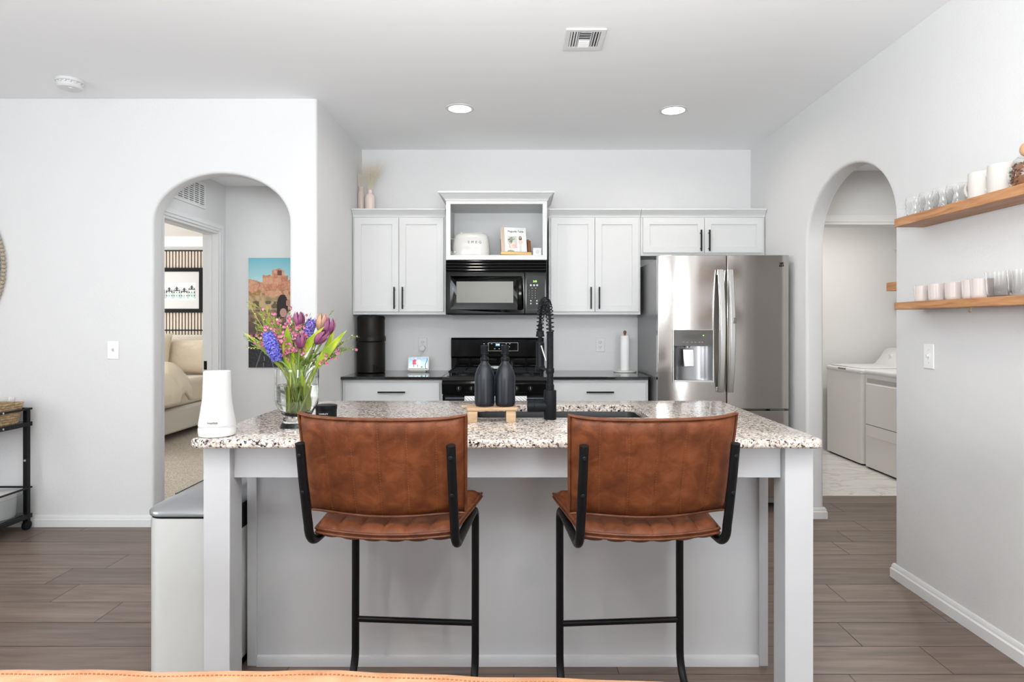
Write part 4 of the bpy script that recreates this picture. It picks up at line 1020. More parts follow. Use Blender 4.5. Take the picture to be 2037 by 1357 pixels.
for x in (-1.68, .85):
    for y in (.18, .82): m = MB(); m.cyl((x, y, 0), .02, .09); m.build('leg', WDK, t)
# ================================================================ glass vase with the bouquet
vx, vy, vz = -.819, 2.36, .914
t = thing('glass_vase', 'tall clear glass vase of water holding tulips, hyacinths and greenery', 'vase', (vx, vy, vz), world=False)
m = MB(); ov = [(.0001, 0), (.056, 0), (.062, .004), (.058, .015), (.050, .030), (.051, .045), (.062, .066), (.074, .085), (.0785, .105), (.0785, .219)]
iv = [(.0755, .219), (.0755, .107), (.071, .088), (.058, .069), (.046, .050), (.0001, .044)]
m.lathe(ov+iv, n=48, cap=(False, False)); m.build('vase_body', GLASS, t, angle=60)
m = MB(); m.lathe([(.0001, .0445), (.0457, .0505), (.0577, .069), (.0707, .088), (.0752, .107), (.0752, .158), (.0001, .158)], n=48, cap=(False, False)); m.build('water', WATER, t, angle=60)
G1 = mat('stem_green', (.16, .26, .045), .5); G2 = mat('leaf_green', (.36, .47, .03), .42, sheen=.1); noisy(G2, 26, [(.3, (.15, .26, .015)), (.6, (.36, .42, .025))], (1, 1, .2))
G3 = mat('twig_green', (.17, .22, .05), .6); G4 = mat('fine_foliage', (.21, .25, .03), .6)
TU = mat('tulip_purple', (.2, .05, .12), .5); noisy(TU, 30, [(.3, (.085, .016, .05)), (.5, (.19, .048, .12)), (.72, (.34, .12, .22))], (1, 1, .15))
TUG = mat('tulip_green', (.30, .30, .09), .45); noisy(TUG, 22, [(.35, (.22, .28, .05)), (.6, (.42, .22, .16)), (.75, (.5, .16, .2))], (1, 1, .3))
HB = mat('hyacinth_blue', (.13, .12, .60), .5); noisy(HB, 120, [(.3, (.035, .03, .26)), (.5, (.10, .10, .52)), (.72, (.30, .30, .75))])
HP = mat('hyacinth_violet', (.18, .11, .46), .5); noisy(HP, 120, [(.3, (.05, .03, .17)), (.5, (.14, .09, .38)), (.72, (.36, .30, .64))])
PK = mat('waxflower_pink', (.55, .14, .24), .5); noisy(PK, 60, [(.3, (.16, .025, .06)), (.5, (.40, .09, .17)), (.75, (.62, .32, .38))])
CB = mat('waxflower_bud', (.66, .55, .34), .6)
def fp(px, py, dy=0): return at(px, py, vy+dy)-V(0, 0, 0)
def base(i, n=18):
    a = i*2.4; return V(vx+.030*cos(a), vy+.030*sin(a), vz+.056)
def bez(p0, p1, p2, n=12): return [p0*(1-s)**2+p1*2*s*(1-s)+p2*s*s for s in [i/n for i in range(n+1)]]
def stem_path(i, tip, bend=.3):
    b = base(i); q = V(vx+(tip.x-vx)*.25, vy+(tip.y-vy)*.25, vz+.20)
    r = V(q.x-vx, q.y-vy, 0)
    if r.length > .06: r = r.normalized()*.06; q = V(vx+r.x, vy+r.y, q.z)
    return bez(b, b.lerp(q, .6), q, 5)[:-1]+bez(q, q+(tip-q)*.45+V(0, 0, .02), tip, 9)
def leaf(m, path, w, up=V(0, -1, 0), fold=.25):
    """blade with a folded midrib"""
    n = len(path)-1; rr = []
    for i, p in enumerate(path):
        s = i/n; tt = (path[min(i+1, n)]-path[max(i-1, 0)]).normalized(); sd = tt.cross(up).normalized(); nn = sd.cross(tt)
        ww = w*max(.02, max(0, sin(pi*min(.999, s**.75*.98+.02)))**.8*(1-s*.25)); rr.append([p-sd*ww, p-sd*ww*.5-nn*ww*fold*.7, p-nn*ww*fold, p+sd*ww*.5-nn*ww*fold*.7, p+sd*ww])
    m.rings(rr, False, (False, False))
def tulip(i, px, py, dy, size, tilt, label, mt=None):
    tip = fp(px, py, dy); t = thing('tulip', label, 'tulip', tuple(base(i)), group=None)
    d = V(sin(R(tilt)), -.15, cos(R(tilt))).normalized()
    bs = tip-d*size*.5; m = MB(); m.tube(stem_path(i, bs), .0035, 8); m.build('stem', G1, t)
    rot = V(0, 0, 1).rotation_difference(d).to_matrix()
    for k in range(6):
        m = MB(); a0 = k*pi/3+.2; inner = k % 2; rr = []
        for j in range(9):
            s = j/8; rad = size*(.29 if inner else .33)*(sin(pi*(s*.78+.06)))**.65*(1 if s < .9 else .92); ww = .62*(1-s**3.2)**.8+.03
            rr.append([bs+rot @ V(rad*cos(a0+u*ww), rad*sin(a0+u*ww), s*size*(1.0 if inner else .97)) for u in (-1, -.6, -.2, .2, .6, 1)])
        m.rings(rr, False, (False, False)); m.build('petal', mt or TU, t, solid=.0012)
    return t
tulip(0, 594, 638, -.01, .068, 4, 'upright purple tulip, the highest bloom in the bouquet')
tulip(1, 598, 678, -.055, .056, 6, 'purple tulip low in the centre of the bouquet, between two yellow-green leaves')
tulip(2, 640, 641, .01, .068, 12, 'greenish half-open tulip behind the purple one on the right of the bouquet', TUG)
tulip(3, 655, 650, -.01, .064, 14, 'purple tulip at the upper right of the bouquet')
tulip(4, 639, 671, -.045, .064, 46, 'purple tulip leaning right over a long yellow-green leaf')
def hyacinth(i, pts, mt, label, rad0=.021, n=46):
    P0 = [fp(*p) for p in pts]; t = thing('hyacinth', label, 'hyacinth', tuple(base(i)))
    m = MB(); m.tube(stem_path(i, P0[0])+P0[1:], .004, 8); m.build('stem', G1, t)
    m = MB(); random.seed(i)
    for k in range(n):
        s = k/n*(len(P0)-1); j = min(int(s), len(P0)-2); c = P0[j].lerp(P0[j+1], s-j); ax = (P0[j+1]-P0[j]).normalized()
        a = k*2.4; u = ax.orthogonal().normalized(); v = ax.cross(u); d = (u*cos(a)+v*sin(a)+ax*.2).normalized(); rad = rad0*(.62+.45*sin(pi*(k+.5)/n))
        b0 = c; b1 = c+d*rad*.75; m.tube([b0, (b0+b1)/2, b1], [.0016, .0022, .0026], 5)
        e1 = d.orthogonal().normalized(); e2 = d.cross(e1)
        for q in range(6):
            an = q*pi/3+k; o = e1*cos(an)+e2*sin(an); sd = d.cross(o)
            p0 = b1-d*.002; p1 = b1+o*.008+d*.005; p2 = b1+o*.0155+d*.001*(k%3)
            m.rings([[p0-sd*.0015, p0+sd*.0015], [p1-sd*.0024, p1+sd*.0024], [p2-sd*.0006, p2+sd*.0006]], False, (False, False))
    m.build('florets', mt, t)
hyacinth(5, [(552, 716, -.03), (541, 690, -.05), (533, 665, -.06)], HB, 'bright blue hyacinth on the left front of the bouquet', .024, 56)
hyacinth(6, [(606, 682, .02), (612, 660, .02), (622, 638, .02)], HP, 'violet-blue hyacinth behind the tulips at the centre right of the bouquet', .020, 44)
LEAF = [([(578, 735), (570, 690), (572, 647)], .024, -.06, 'broad upright yellow-green tulip leaf in the centre of the bouquet'),
        ([(583, 722), (605, 690), (645, 650)], .020, -.07, 'yellow-green tulip leaf arching right under the low central tulip'),
        ([(628, 733), (650, 698), (690, 657)], .018, -.04, 'long yellow-green leaf reaching far out to the right of the bouquet'),
        ([(632, 728), (655, 690), (665, 648)], .014, -.01, 'narrow green leaf standing behind the long right leaf'),
        ([(560, 732), (530, 690), (484, 661)], .012, .03, 'small pointed leaf at the far left of the bouquet'),
        ([(600, 735), (600, 700), (603, 640)], .007, .03, 'slim green leaf behind the highest tulip'),
        ([(612, 815), (606, 775), (598, 733)], .013, -.02, 'pale leaf standing in the water of the glass vase')]
for i, (pp, wd, dy, lb) in enumerate(LEAF):
    a, b_, c = [fp(x, y, dy*(j+.3)/2.3) for j, (x, y) in enumerate(pp)]
    pa = bez(a, b_, c, 14)
    if i != 6: pa = bez(base(i+7), base(i+7).lerp(a, .5), a, 4)[:-1]+pa
    m = MB(); n0 = 4 if i != 6 else 0
    m.tube(pa[:n0+3], .003, 6) if n0 else None
    leaf(m, pa[n0:], wd); tag(m.build('leaf', G2, loc=tuple(pa[0]), weld=False, solid=.0008), lb, 'leaf')
def sprig(i, tip, label, pink=10, fine=24, spread=.04, mt=G3, buds=6, seed=0, dy=0.0, thin=False):
    random.seed(100+i+seed); tp = fp(tip[0], tip[1], dy); t = thing('waxflower_sprig', label, 'flower sprig', tuple(base(i)), group='waxflower and twig sprigs in the bouquet')
    pa = stem_path(i, tp); m = MB(); m.tube(pa, [.0018]*(len(pa)-3)+[.0013, .001, .0007], 6)
    tips = []; n = len(pa)
    for k in range(12):
        s = .50+.47*k/12; j = int(s*(n-1)); c = pa[j].lerp(pa[min(j+1, n-1)], random.random()); tt = (pa[min(j+1, n-1)]-pa[j-1]).normalized()
        d = (tt*1.1+V(random.uniform(-1, 1), random.uniform(-1, 1)*.6, random.uniform(-.6, .8))*.85).normalized(); e_ = c+d*spread*random.uniform(.6, 1.2)
        m.tube([c, c.lerp(e_, .5)+V(0, 0, .004), e_], [.001, .0008, .0005], 4); tips.append((c, e_, d))
    m.build('stem', mt, t)
    m = MB()
    for k in range(fine*6):
        c, e_, d = random.choice(tips); p = c.lerp(e_, random.random()); q = (d+V(random.uniform(-1, 1), random.uniform(-1, 1), random.uniform(-.5, 1))*.7).normalized()*random.uniform(.008, .018)
        m.tube([p, p+q*.6, p+q], [.0007, .0009, .0002], 3, cap=False)
    m.build('foliage', mt, t)
    if pink or buds:
        m = MB()
        for k in range(int(pink*1.4)):
            c, e_, d = random.choice(tips); p = e_+V(random.uniform(-1, 1), random.uniform(-1, 0), random.uniform(-1, 1))*.012
            m.mi = 0; m.sphere(p, .0020, 7, 5)
            for q in range(5):
                a = q*2*pi/5+k; o = V(cos(a), -.5, sin(a)).normalized(); sd = V(-sin(a), 0, cos(a))
                m.rings([[p+o*.001-sd*.001, p+o*.001+sd*.001], [p+o*.004-sd*.0024, p+o*.004+sd*.0024], [p+o*.0066-sd*.0008, p+o*.0066+sd*.0008]], False, (False, False))
        for k in range(buds):
            c, e_, d = random.choice(tips); p = c.lerp(e_, random.uniform(.5, 1.1)); m.mi = 1; m.sphere(p+V(random.uniform(-1, 1), random.uniform(-1, 1), random.uniform(-1, 1))*.006, .0022, 6, 4)
        m.build('blossoms', [PK, CB], t)
    return t
SL = 'thin waxflower sprig with tiny pink and cream blossoms in the glass vase'
for i, (tp, kw) in enumerate([
    ((536, 652), dict(pink=12, buds=8, dy=0)), ((548, 645), dict(pink=14, buds=6, dy=-.02)), ((572, 636), dict(pink=14, dy=-.01)), ((590, 648), dict(pink=12, dy=-.04)),
    ((566, 690), dict(pink=16, dy=-.03)), ((560, 668), dict(pink=14, dy=-.02)), ((508, 668), dict(pink=6, buds=10, mt=G4, dy=.02)), ((522, 655), dict(pink=10, mt=G4, dy=.02)),
    ((503, 620), dict(pink=0, buds=10, mt=G4, dy=.03)), ((515, 610), dict(pink=0, buds=9, mt=G4, dy=.04, fine=30)), ((528, 614), dict(pink=0, buds=9, mt=G4, dy=.02, fine=30)), ((540, 630), dict(pink=4, buds=12, mt=G4, dy=.0, fine=30)),
    ((487, 669), dict(pink=1, buds=2, mt=G3, dy=.0, fine=12, spread=.03)), ((680, 705), dict(pink=14, buds=3, dy=-.01, fine=14)), ((698, 672), dict(pink=1, buds=7, dy=0, fine=14)), ((700, 690), dict(pink=1, buds=6, dy=.02, fine=12)),
    ((650, 715), dict(pink=0, buds=2, dy=.02, fine=30)), ((625, 712), dict(pink=0, buds=4, dy=.01, fine=34)), ((606, 640), dict(pink=6, buds=6, dy=.03)), ((656, 625), dict(pink=1, buds=3, dy=.02, fine=8, spread=.02)), ((582, 660), dict(pink=14, dy=.0)), ((590, 700), dict(pink=3, buds=4, dy=.0, fine=34)), ((612, 722), dict(pink=0, buds=3, dy=-.03, fine=34, spread=.03)), ((560, 705), dict(pink=8, buds=3, dy=.02, fine=20)), ((530, 634), dict(pink=16, buds=8, mt=G4, dy=.01, fine=26)), ((556, 655), dict(pink=18, buds=8, mt=G4, dy=-.03, fine=26)), ((582, 640), dict(pink=16, buds=8, dy=-.03, fine=20)), ((600, 662), dict(pink=14, buds=4, dy=-.05, fine=20, spread=.025)), ((515, 690), dict(pink=6, buds=12, mt=G4, dy=.0, fine=26))]):
    lb = SL if i < 12 or i in (18, 20, 21) or i > 22 else 'wiry twig spray with tiny buds leaning out at the right of the bouquet'
    if i == 12: lb = 'thin green twig poking out furthest to the left of the bouquet'
    if i in (16, 17, 22, 19): lb = 'fine dark green foliage sprig in the middle of the bouquet'
    sprig(i+20, tp, lb, **kw)
# ================================================================ ceiling fixtures
for px, py, lb in ((915, 216, 'round recessed ceiling light on the left, above the range side of the kitchen'), (1339.5, 219.5, 'round recessed ceiling light on the right, above the refrigerator side')):
    k = (H-CH)/-1.0/(CY-py); Y = k*F; x = (px-CX)*k
    t = thing('recessed_light', lb, 'ceiling light', (x, Y, CH))
    m = MB(); m.lathe([(.076, -.004), (.096, -.003), (.098, -.001), (.098, 0)], (x, Y, CH), 48, cap=(False, False)); m.build('trim_ring', TRIMW, t)
    m = MB(); m.lathe([(.0001, -.003), (.077, -.003), (.077, -.0005)], (x, Y, CH), 48, cap=(False, False)); m.build('lamp_lens', LAMP, t)
# air vent
a, b_ = (1121-CX)*1.446/(645-97), (1196-CX)*1.446/(645-97)
t = thing('ceiling_vent', 'white square air vent with dark slots in the ceiling', 'air vent', (.335, 3.22, CH))
x0, x1, y0, y1 = .236, .437, 3.105, 3.345
m = MB(); m.plate([x0, x0+.026, x0+.066, x0+.072, x1-.072, x1-.066, x1-.026, x1], [y0, y0+.026, y1-.040, y1], CH-.008, CH-.0005, [(1, 1), (3, 1), (5, 1)], f=lambda u, v, w: (u, v, w))
m.build('vent_frame', TRIMW, t, bevel=.003)
m = MB(); m.box(x0+.02, x1-.02, y0+.02, y1-.03, CH-.0012, CH-.0004); m.build('duct_opening', BLK, t)
m = MB()
for i in range(9): yy = y0+.032+i*.0185; m.box(x0+.073, x1-.073, yy-.0055, yy+.0055, CH-.008, CH-.0065, rot=Matrix.Rotation(R(-38 if i > 4 else 28), 3, 'X'))
for s in (-1, 1):
    for i in range(3): xx = (x0+.032 if s < 0 else x1-.060)+i*.0135; m.box(xx-.004, xx+.004, y0+.027, y1-.041, CH-.008, CH-.0065, rot=Matrix.Rotation(R(-s*25), 3, 'Y'))
m.build('slat', TRIMW, t)
# smoke detector
x, y = -2.655, 3.77
t = thing('smoke_detector', 'round white smoke detector on the ceiling at the left', 'smoke detector', (x, y, CH))
m = MB(); m.lathe([(.072, 0), (.074, -.004), (.074, -.014), (.070, -.017)], (x, y, CH), 40); m.build('base', WPL, t)
m = MB(); m.lathe([(.060, -.014), (.060, -.026), (.066, -.028), (.066, -.042), (.060, -.050), (.030, -.054), (.0001, -.055)], (x, y, CH), 40); b = m.build('cover', WPL, t)
m = MB(); m.cyl((x+.02, y-.02, CH-.057), .012, .004); m.build('test_button', WPL, b)
m = MB()
for i in range(14): a = 2*pi*i/14; m.box(x+.061*cos(a)-.005, x+.061*cos(a)+.005, y+.061*sin(a)-.005, y+.061*sin(a)+.005, CH-.026, CH-.017)
m.build('grille_rib', WPL, b)
# light switches
SWP = mat('switch_white', (.86, .86, .86), .3)
def switch(f, label, loc):
    t = thing('light_switch', label, 'light switch', loc)
    m = MB(); n = len(m.b.verts); m.box(-.036, .036, -.006, -.0005, -.058, .058)
    def conv(m):
        for v in m.b.verts: v.co = V(*f(*v.co))
        return m
    conv(m).build('cover_plate', SWP, t, bevel=.0025)
    m = MB(); m.box(-.0045, .0045, -.017, -.005, -.002, .010, rot=Matrix.Rotation(R(20), 3, 'X')); m.box(-.0055, .0055, -.008, -.005, -.012, .012); conv(m).build('toggle', WPL, t, bevel=.001)
    m = MB()
    for s in (-1, 1): m.cyl((0, -.0068, s*.030), .0028, .001, 'y', 10)
    conv(m).build('screw', SSL, t)
q = at(226, 696.5, YL); switch(lambda u, w, v: (q.x+u, YL+w, q.z+v), 'white light switch on the left wall beside the archway', tuple(q))
yk, zk = XR/((1849.5-CX)/F), 1.297-(709-645)*XR/(1849.5-CX)
switch(lambda u, w, v: (XR+w, yk-u, zk+v), 'white light switch on the right wall under the wooden shelves', (XR, yk, zk))
# ================================================================ wooden wall shelves
SXF = 1.79
def shelf(z0, z1, label):
    m = MB(); m.box(SXF, XR-.0005, 1.82, 3.025, z0, z1)
    return tag(m.build('wall_shelf', WSH, loc=(1.86, 2.42, z0), bevel=.0025), label, 'shelf')
ZU, ZL = 1.797, 1.400
shelf(1.757, ZU, 'upper floating wood shelf on the right wall, carrying mugs and small glasses')
shelf(1.366, ZL, 'lower floating wood shelf on the right wall, carrying short cups and tumblers')
def glass_tumbler(name, label, y, x, z, r0, r1, h, fac=0, mt=GLASS_THIN, wall=.0018, group=None, cat='glass', nn=32):
    m = MB(); pr = [(.0001, 0), (r0*.9, 0), (r0, .004)]
    for i in range(1, 8):
        s = i/7; rr_ = r0+(r1-r0)*s
        if fac and 1 < i < 6: rr_ *= 1+(.05 if i % 2 else -.04)
        pr.append((rr_, .004+(h-.004)*s))
    pi_ = [(r-wall, hh) for r, hh in pr[::-1] if hh > .01]+[(r0-wall-.002, .009), (.0001, .009)]
    pr2 = pr+pi_
    if fac:
        def wob(r, hh, a): return r*(1+.045*math.copysign(abs(sin(a*4+hh*70))**.7, sin(a*4+hh*70)))
        rings = [[(max(wob(r, hh, 2*pi*i/48), 1e-5)*cos(2*pi*i/48), max(wob(r, hh, 2*pi*i/48), 1e-5)*sin(2*pi*i/48), hh) for i in range(48)] for r, hh in pr2]
        m.rings(rings, True, (False, False))
    else: m.lathe(pr2, n=nn, cap=(False, False))
    return tag(m.build(name, mt, loc=(x, y, z), local=True, angle=50), label, cat, group)
g1 = None
for i, (px, lb) in enumerate([(1820, 'dimpled clear glass nearest the left end of the upper shelf'), (1847, 'second dimpled clear glass from the left end of the upper shelf'), (1875, 'third dimpled clear glass from the left end of the upper shelf'), (1903, 'fourth dimpled clear glass, right behind the first mug on the upper shelf')]):
    xx = 1.858; y = (xx)*F/(px-CX)
    glass_tumbler('drinking_glass', lb, y, xx, ZU+.0002, .034, .038, .092, 1, group='dimpled glasses on the upper shelf')
for i, (px, lb) in enumerate([(1832, 'small dimpled glass at the back of the upper shelf'), ]): pass
def mug(px, x, h, r, label):
    y = x*F/(px-CX); t = thing('mug', label, 'mug', (x, y, ZU+.0002), world=False, rot=(0, 0, R(98)), group='cream mugs on the upper shelf')
    m = MB(); m.lathe([(.0001, 0), (r*.93, 0), (r, .006), (r, h-.003), (r-.0015, h), (r-.0045, h-.002), (r-.0045, .01), (.0001, .007)], n=44, cap=(False, False)); m.build('mug_body', CER, t)
    m = MB(); pa = []
    for i in range(17): a = R(-100+200*i/16); pa.append((r-.005+.036*cos(a) if abs(a) < 2 else r, 0, h*.50+h*.33*sin(a)))
    m.tube(pa, .0058, 10); m.build('handle', CER, t)
mug(1952, 1.862, .108, .045, 'cream mug behind the larger-looking front mug on the upper shelf, next to the glasses')
mug(1995, 1.862, .112, .050, 'cream mug on the upper shelf beside the glass jar of coffee beans')
# jar with wooden ball lid
xj = 1.862; yj = xj*F/(2048-CX)
t = thing('coffee_jar', 'round glass jar of coffee beans with a wooden ball stopper, at the right edge', 'jar', (xj, yj, ZU+.0002), world=False)
m = MB(); m.lathe([(.0001, 0), (.045, 0), (.058, .015), (.064, .045), (.062, .075), (.048, .10), (.036, .112), (.034, .112), (.046, .099), (.060, .075), (.062, .045), (.056, .016), (.044, .003), (.0001, .003)], n=44, cap=(False, False)); m.build('jar_body', GLASS, t)
m = MB(); m.sphere((0, 0, .137), .030, 28, 18); m.build('stopper', mat('stopper_wood', (.60, .36, .20), .55), t)
m = MB(); random.seed(5); BEAN = mat('coffee_bean', (.13, .05, .025), .35); BEAN2 = mat('coffee_bean_light', (.36, .16, .08), .35)
for k in range(420):
    z = random.uniform(.008, .083); rm = (.055 if z > .02 else .046) if z < .07 else .050; a = random.random()*2*pi; rr_ = rm*random.uniform(.75, 1); m.mi = k % 2
    n0 = len(m.b.verts); m.sphere((0, 0, 0), .0055, 7, 5, sz=.6); m.b.verts.ensure_lookup_table(); M_ = Matrix.Translation((rr_*cos(a), rr_*sin(a), z)) @ Matrix.Rotation(random.random()*6, 4, V(random.random(), random.random(), 1).normalized()) @ Matrix.Diagonal((1.35, 1, 1, 1))
    for v in m.b.verts[n0:]: v.co = M_ @ v.co
m.lathe([(.0001, .0045), (.042, .0045), (.050, .02), (.053, .05), (.047, .08), (.0001, .086)], n=24, cap=(False, False))
b = m.build('coffee_beans', [BEAN, BEAN2], weld=False, loc=(xj, yj, ZU), local=True); tag(b, 'brown coffee beans filling the round glass jar', 'coffee beans', kind='stuff')
# lower shelf
for px, r_, h, lb in ((1834, .0325, .072, 'small speckled glazed cup at the left end of the lower shelf'), (1865, .037, .074, 'second small glazed cup from the left end of the lower shelf'), (1899, .037, .0735, 'third small glazed cup from the left end of the lower shelf'), (1934, .038, .076, 'fourth small glazed cup on the lower shelf'), (1953, .040, .078, 'last glazed cup on the lower shelf, beside the first clear tumbler')):
    xx = 1.855; y = xx*F/(px-CX)
    glass_tumbler('cup', lb, y, xx, ZL+.0002, r_*.92, r_, h, 0, CERP, .003, 'glazed cups on the lower shelf', 'cup')
for px, lb in ((1987, 'clear tapered tumbler in the middle of the lower shelf, right of the cups'), (2031, 'clear tapered tumbler at the right edge of the picture on the lower shelf')):
    xx = 1.857; y = xx*F/(px-CX); glass_tumbler('tumbler', lb, y, xx, ZL+.0002, .037, .045, .098, 0, GLASS_THIN, .002, 'clear tumblers on the lower shelf', 'glass')
hy = 1.86*F/(1932-CX); m = MB(); m.tube([(1.86, hy, 1.366), (1.86, hy, 1.357)]+[(1.86, hy+.0075-.0075*cos(a), 1.357-.0075*sin(a)-.004) for a in [pi*i/9*1.15 for i in range(10)]], .0013, 8)
tag(m.build('cup_hook', BRASS), 'small brass cup hook screwed under the lower wood shelf', 'hook')
# ================================================================ beaded mirror on the left wall
mx, mz, mr = -3.817, 1.665, .545
t = thing('round_mirror', 'large round wall mirror framed with pale wooden beads, cut by the left edge', 'mirror', (mx, YL, mz))
m = MB(); m.lathe([(.0001, -.012), (mr-.05, -.012), (mr-.05, -.001)], (mx, YL, mz), 64, 'y', cap=(False, False)); m.build('mirror_glass', mat('mirror_silver', (.85, .86, .86), .02, 1), t)
m = MB(); BD = mat('bead_wood', (.42, .36, .27), .75)
for ring_, (rr_, nb, yy) in enumerate(((mr-.012, 130, -.018), (mr-.038, 122, -.030), (mr-.060, 116, -.018))):
    for i in range(nb): a = 2*pi*(i+ring_*.5)/nb; m.sphere((mx+rr_*cos(a), YL+yy, mz+rr_*sin(a)), .0135, 8, 6)
m.build('beaded_frame', BD, t)
# ================================================================ bar cart
cx0, cx1, cy0, cy1 = -3.95, -3.075, 3.60, 4.03
t = thing('bar_cart', 'black metal bar cart on casters at the left edge, against the wall', 'cart', (-3.5, 3.82, 0))
for x in (cx0+.022, cx1-.022):
    for y in (cy0+.02, cy1-.02):
        m = MB(); m.box(x-.0135, x+.0135, y-.0135, y+.0135, .075, .765); m.build('post', BLKM, t, bevel=.001)
        m = MB(); m.cyl((x-.012, y, .03), .0295, .024, 'x', 20); m.box(x-.016, x+.016, y-.012, y+.012, .045, .078); m.build('caster', BLK, t, bevel=.002)
def railz(z, th, name):
    m = MB(); m.plate([cx0, cx0+.012, cx1-.012, cx1], [cy0, cy0+.012, cy1-.012, cy1], z, z+th, [(1, 1)], f=lambda u, v, w: (u, v, w)); return m.build(name, BLKM, t, bevel=.001)
railz(.757, .012, 'rail'); railz(.262, .010, 'rail'); s1 = railz(.655, .026, 'shelf_frame'); s2 = railz(.075, .026, 'shelf_frame')
m = MB(); m.box(cx0+.012, cx1-.012, cy0+.012, cy1-.012, .672, .680); m.build('glass_shelf', BLKG, s1)
m = MB(); m.box(cx0+.012, cx1-.012, cy0+.012, cy1-.012, .092, .100); m.build('glass_shelf', BLKG, s2)
m = MB()
for p in ((cx1-.001, 3.80, .668), (cx1-.001, 3.80, .763)): m.cyl(p, .006, .003, 'x', 12)
m.cyl((cx1-.022, cy1-.0365, .44), .007, .004, 'y', 12); m.build('screw', SSL, t)
# basket on the cart
bx0_, bx1_, by0_, by1_ = -3.54, -3.092, 3.68, 3.99
SG = mat('seagrass', (.40, .28, .15), .85); noisy(SG, 30, [(.3, (.26, .17, .085)), (.55, (.46, .33, .19)), (.8, (.62, .49, .32))], (1, 1, 3))
t = thing('woven_basket', 'woven seagrass basket on the top shelf of the black cart', 'basket', (-3.39, 3.81, .6805))
m = MB(); m.rings([[(x, y, .681+z) for x, y in rrect(bx0_+a, bx1_-a, by0_+a, by1_-a, .03)] for a, z in ((.022, 0), (.004, .13), (.010, .13), (.028, .008))], True, (True, True)); m.build('basket_wall', SG, t)
m = MB()
for lv in range(9):
    z = .688+lv*.0145; g_ = .018-.018*lv/8; pts = []; per = rrect(bx0_+g_, bx1_-g_, by0_+g_, by1_-g_, .03, 5)
    for i in range(len(per)):
        p, q_ = per[i], per[(i+1) % len(per)]; d_ = math.hypot(q_[0]-p[0], q_[1]-p[1]); ns = max(1, int(d_/.014))
        for k in range(ns): pts.append((p[0]+(q_[0]-p[0])*k/ns, p[1]+(q_[1]-p[1])*k/ns))
    for ph in (0, 1):
        P_ = []
        for i, (x, y) in enumerate(pts):
            o = .0045*(1 if (i+ph) % 2 else -1); cxm, cym = (bx0_+bx1_)/2, (by0_+by1_)/2; n_ = V(x-cxm, y-cym, 0).normalized(); P_.append((x+n_.x*o*.5, y+n_.y*o*.5, z+.0065*(1 if (i+ph) % 2 else -1)*.6))
        m.tube(P_, .0055, 5, closed=True)
m.build('woven_strands', SG, t)
x, y = -3.15, 3.92; gq = glass_tumbler('drinking_glass', 'clear glass tumbler standing in the woven basket', y, x, .689, .036, .042, .155)
m = MB(); m.lathe([(.0001, 0), (.02, 0), (.021, .02), (.012, .024), (.0001, .024)], n=16); tag(m.build('brown_stopper', WDK, loc=(-3.20, 3.74, .815-.0)), 'small round brown wooden stopper on the basket rim', 'stopper') if False else m.b.free()
# lower shelf items
t = thing('ceramic_pot', 'round white canister with faint lettering inside the clear bin on the cart', 'canister', (-3.20, 3.905, .104), world=False)
m = MB(); m.lathe([(.0001, 0), (.085, 0), (.092, .01), (.100, .135), (.103, .140), (.098, .140), (.09, .012), (.0001, .008)], n=44, cap=(False, False)); b = m.build('canister_body', WPL, t)
m = MB(); m.lathe([(.104, .1405), (.104, .150), (.098, .154), (.0001, .156)], n=44); m.build('lid', WPL, t)
text('lettering', 'COOKIES', .020, GREYLIT, b, (.02, -.0985, .105), rot=(R(94), 0, R(10)))
m = MB(); m.rings([[(x, y, z) for x, y in rrect(-.125+a, .125-a, -.125+a, .125-a, .01)] for a, z in ((0, 0), (0, .13), (.003, .13), (.003, .003))], True, (True, True)); tag(m.build('acrylic_bin', ACR, loc=(-3.218, 3.89, .1003), local=True), 'clear acrylic bin around the white canister on the lower shelf of the cart', 'bin')
m = MB(); random.seed(9)
for k in range(5): m.sphere((random.uniform(-.02, .02), random.uniform(-.015, .015), .010+k*.003), .011, 12, 8)
tag(m.build('orange_trinket', mat('orange_glaze', (.55, .22, .05), .5), loc=(-3.20, 3.885, .2605), local=True), 'small orange lump lying on the white canister lid', 'ornament')
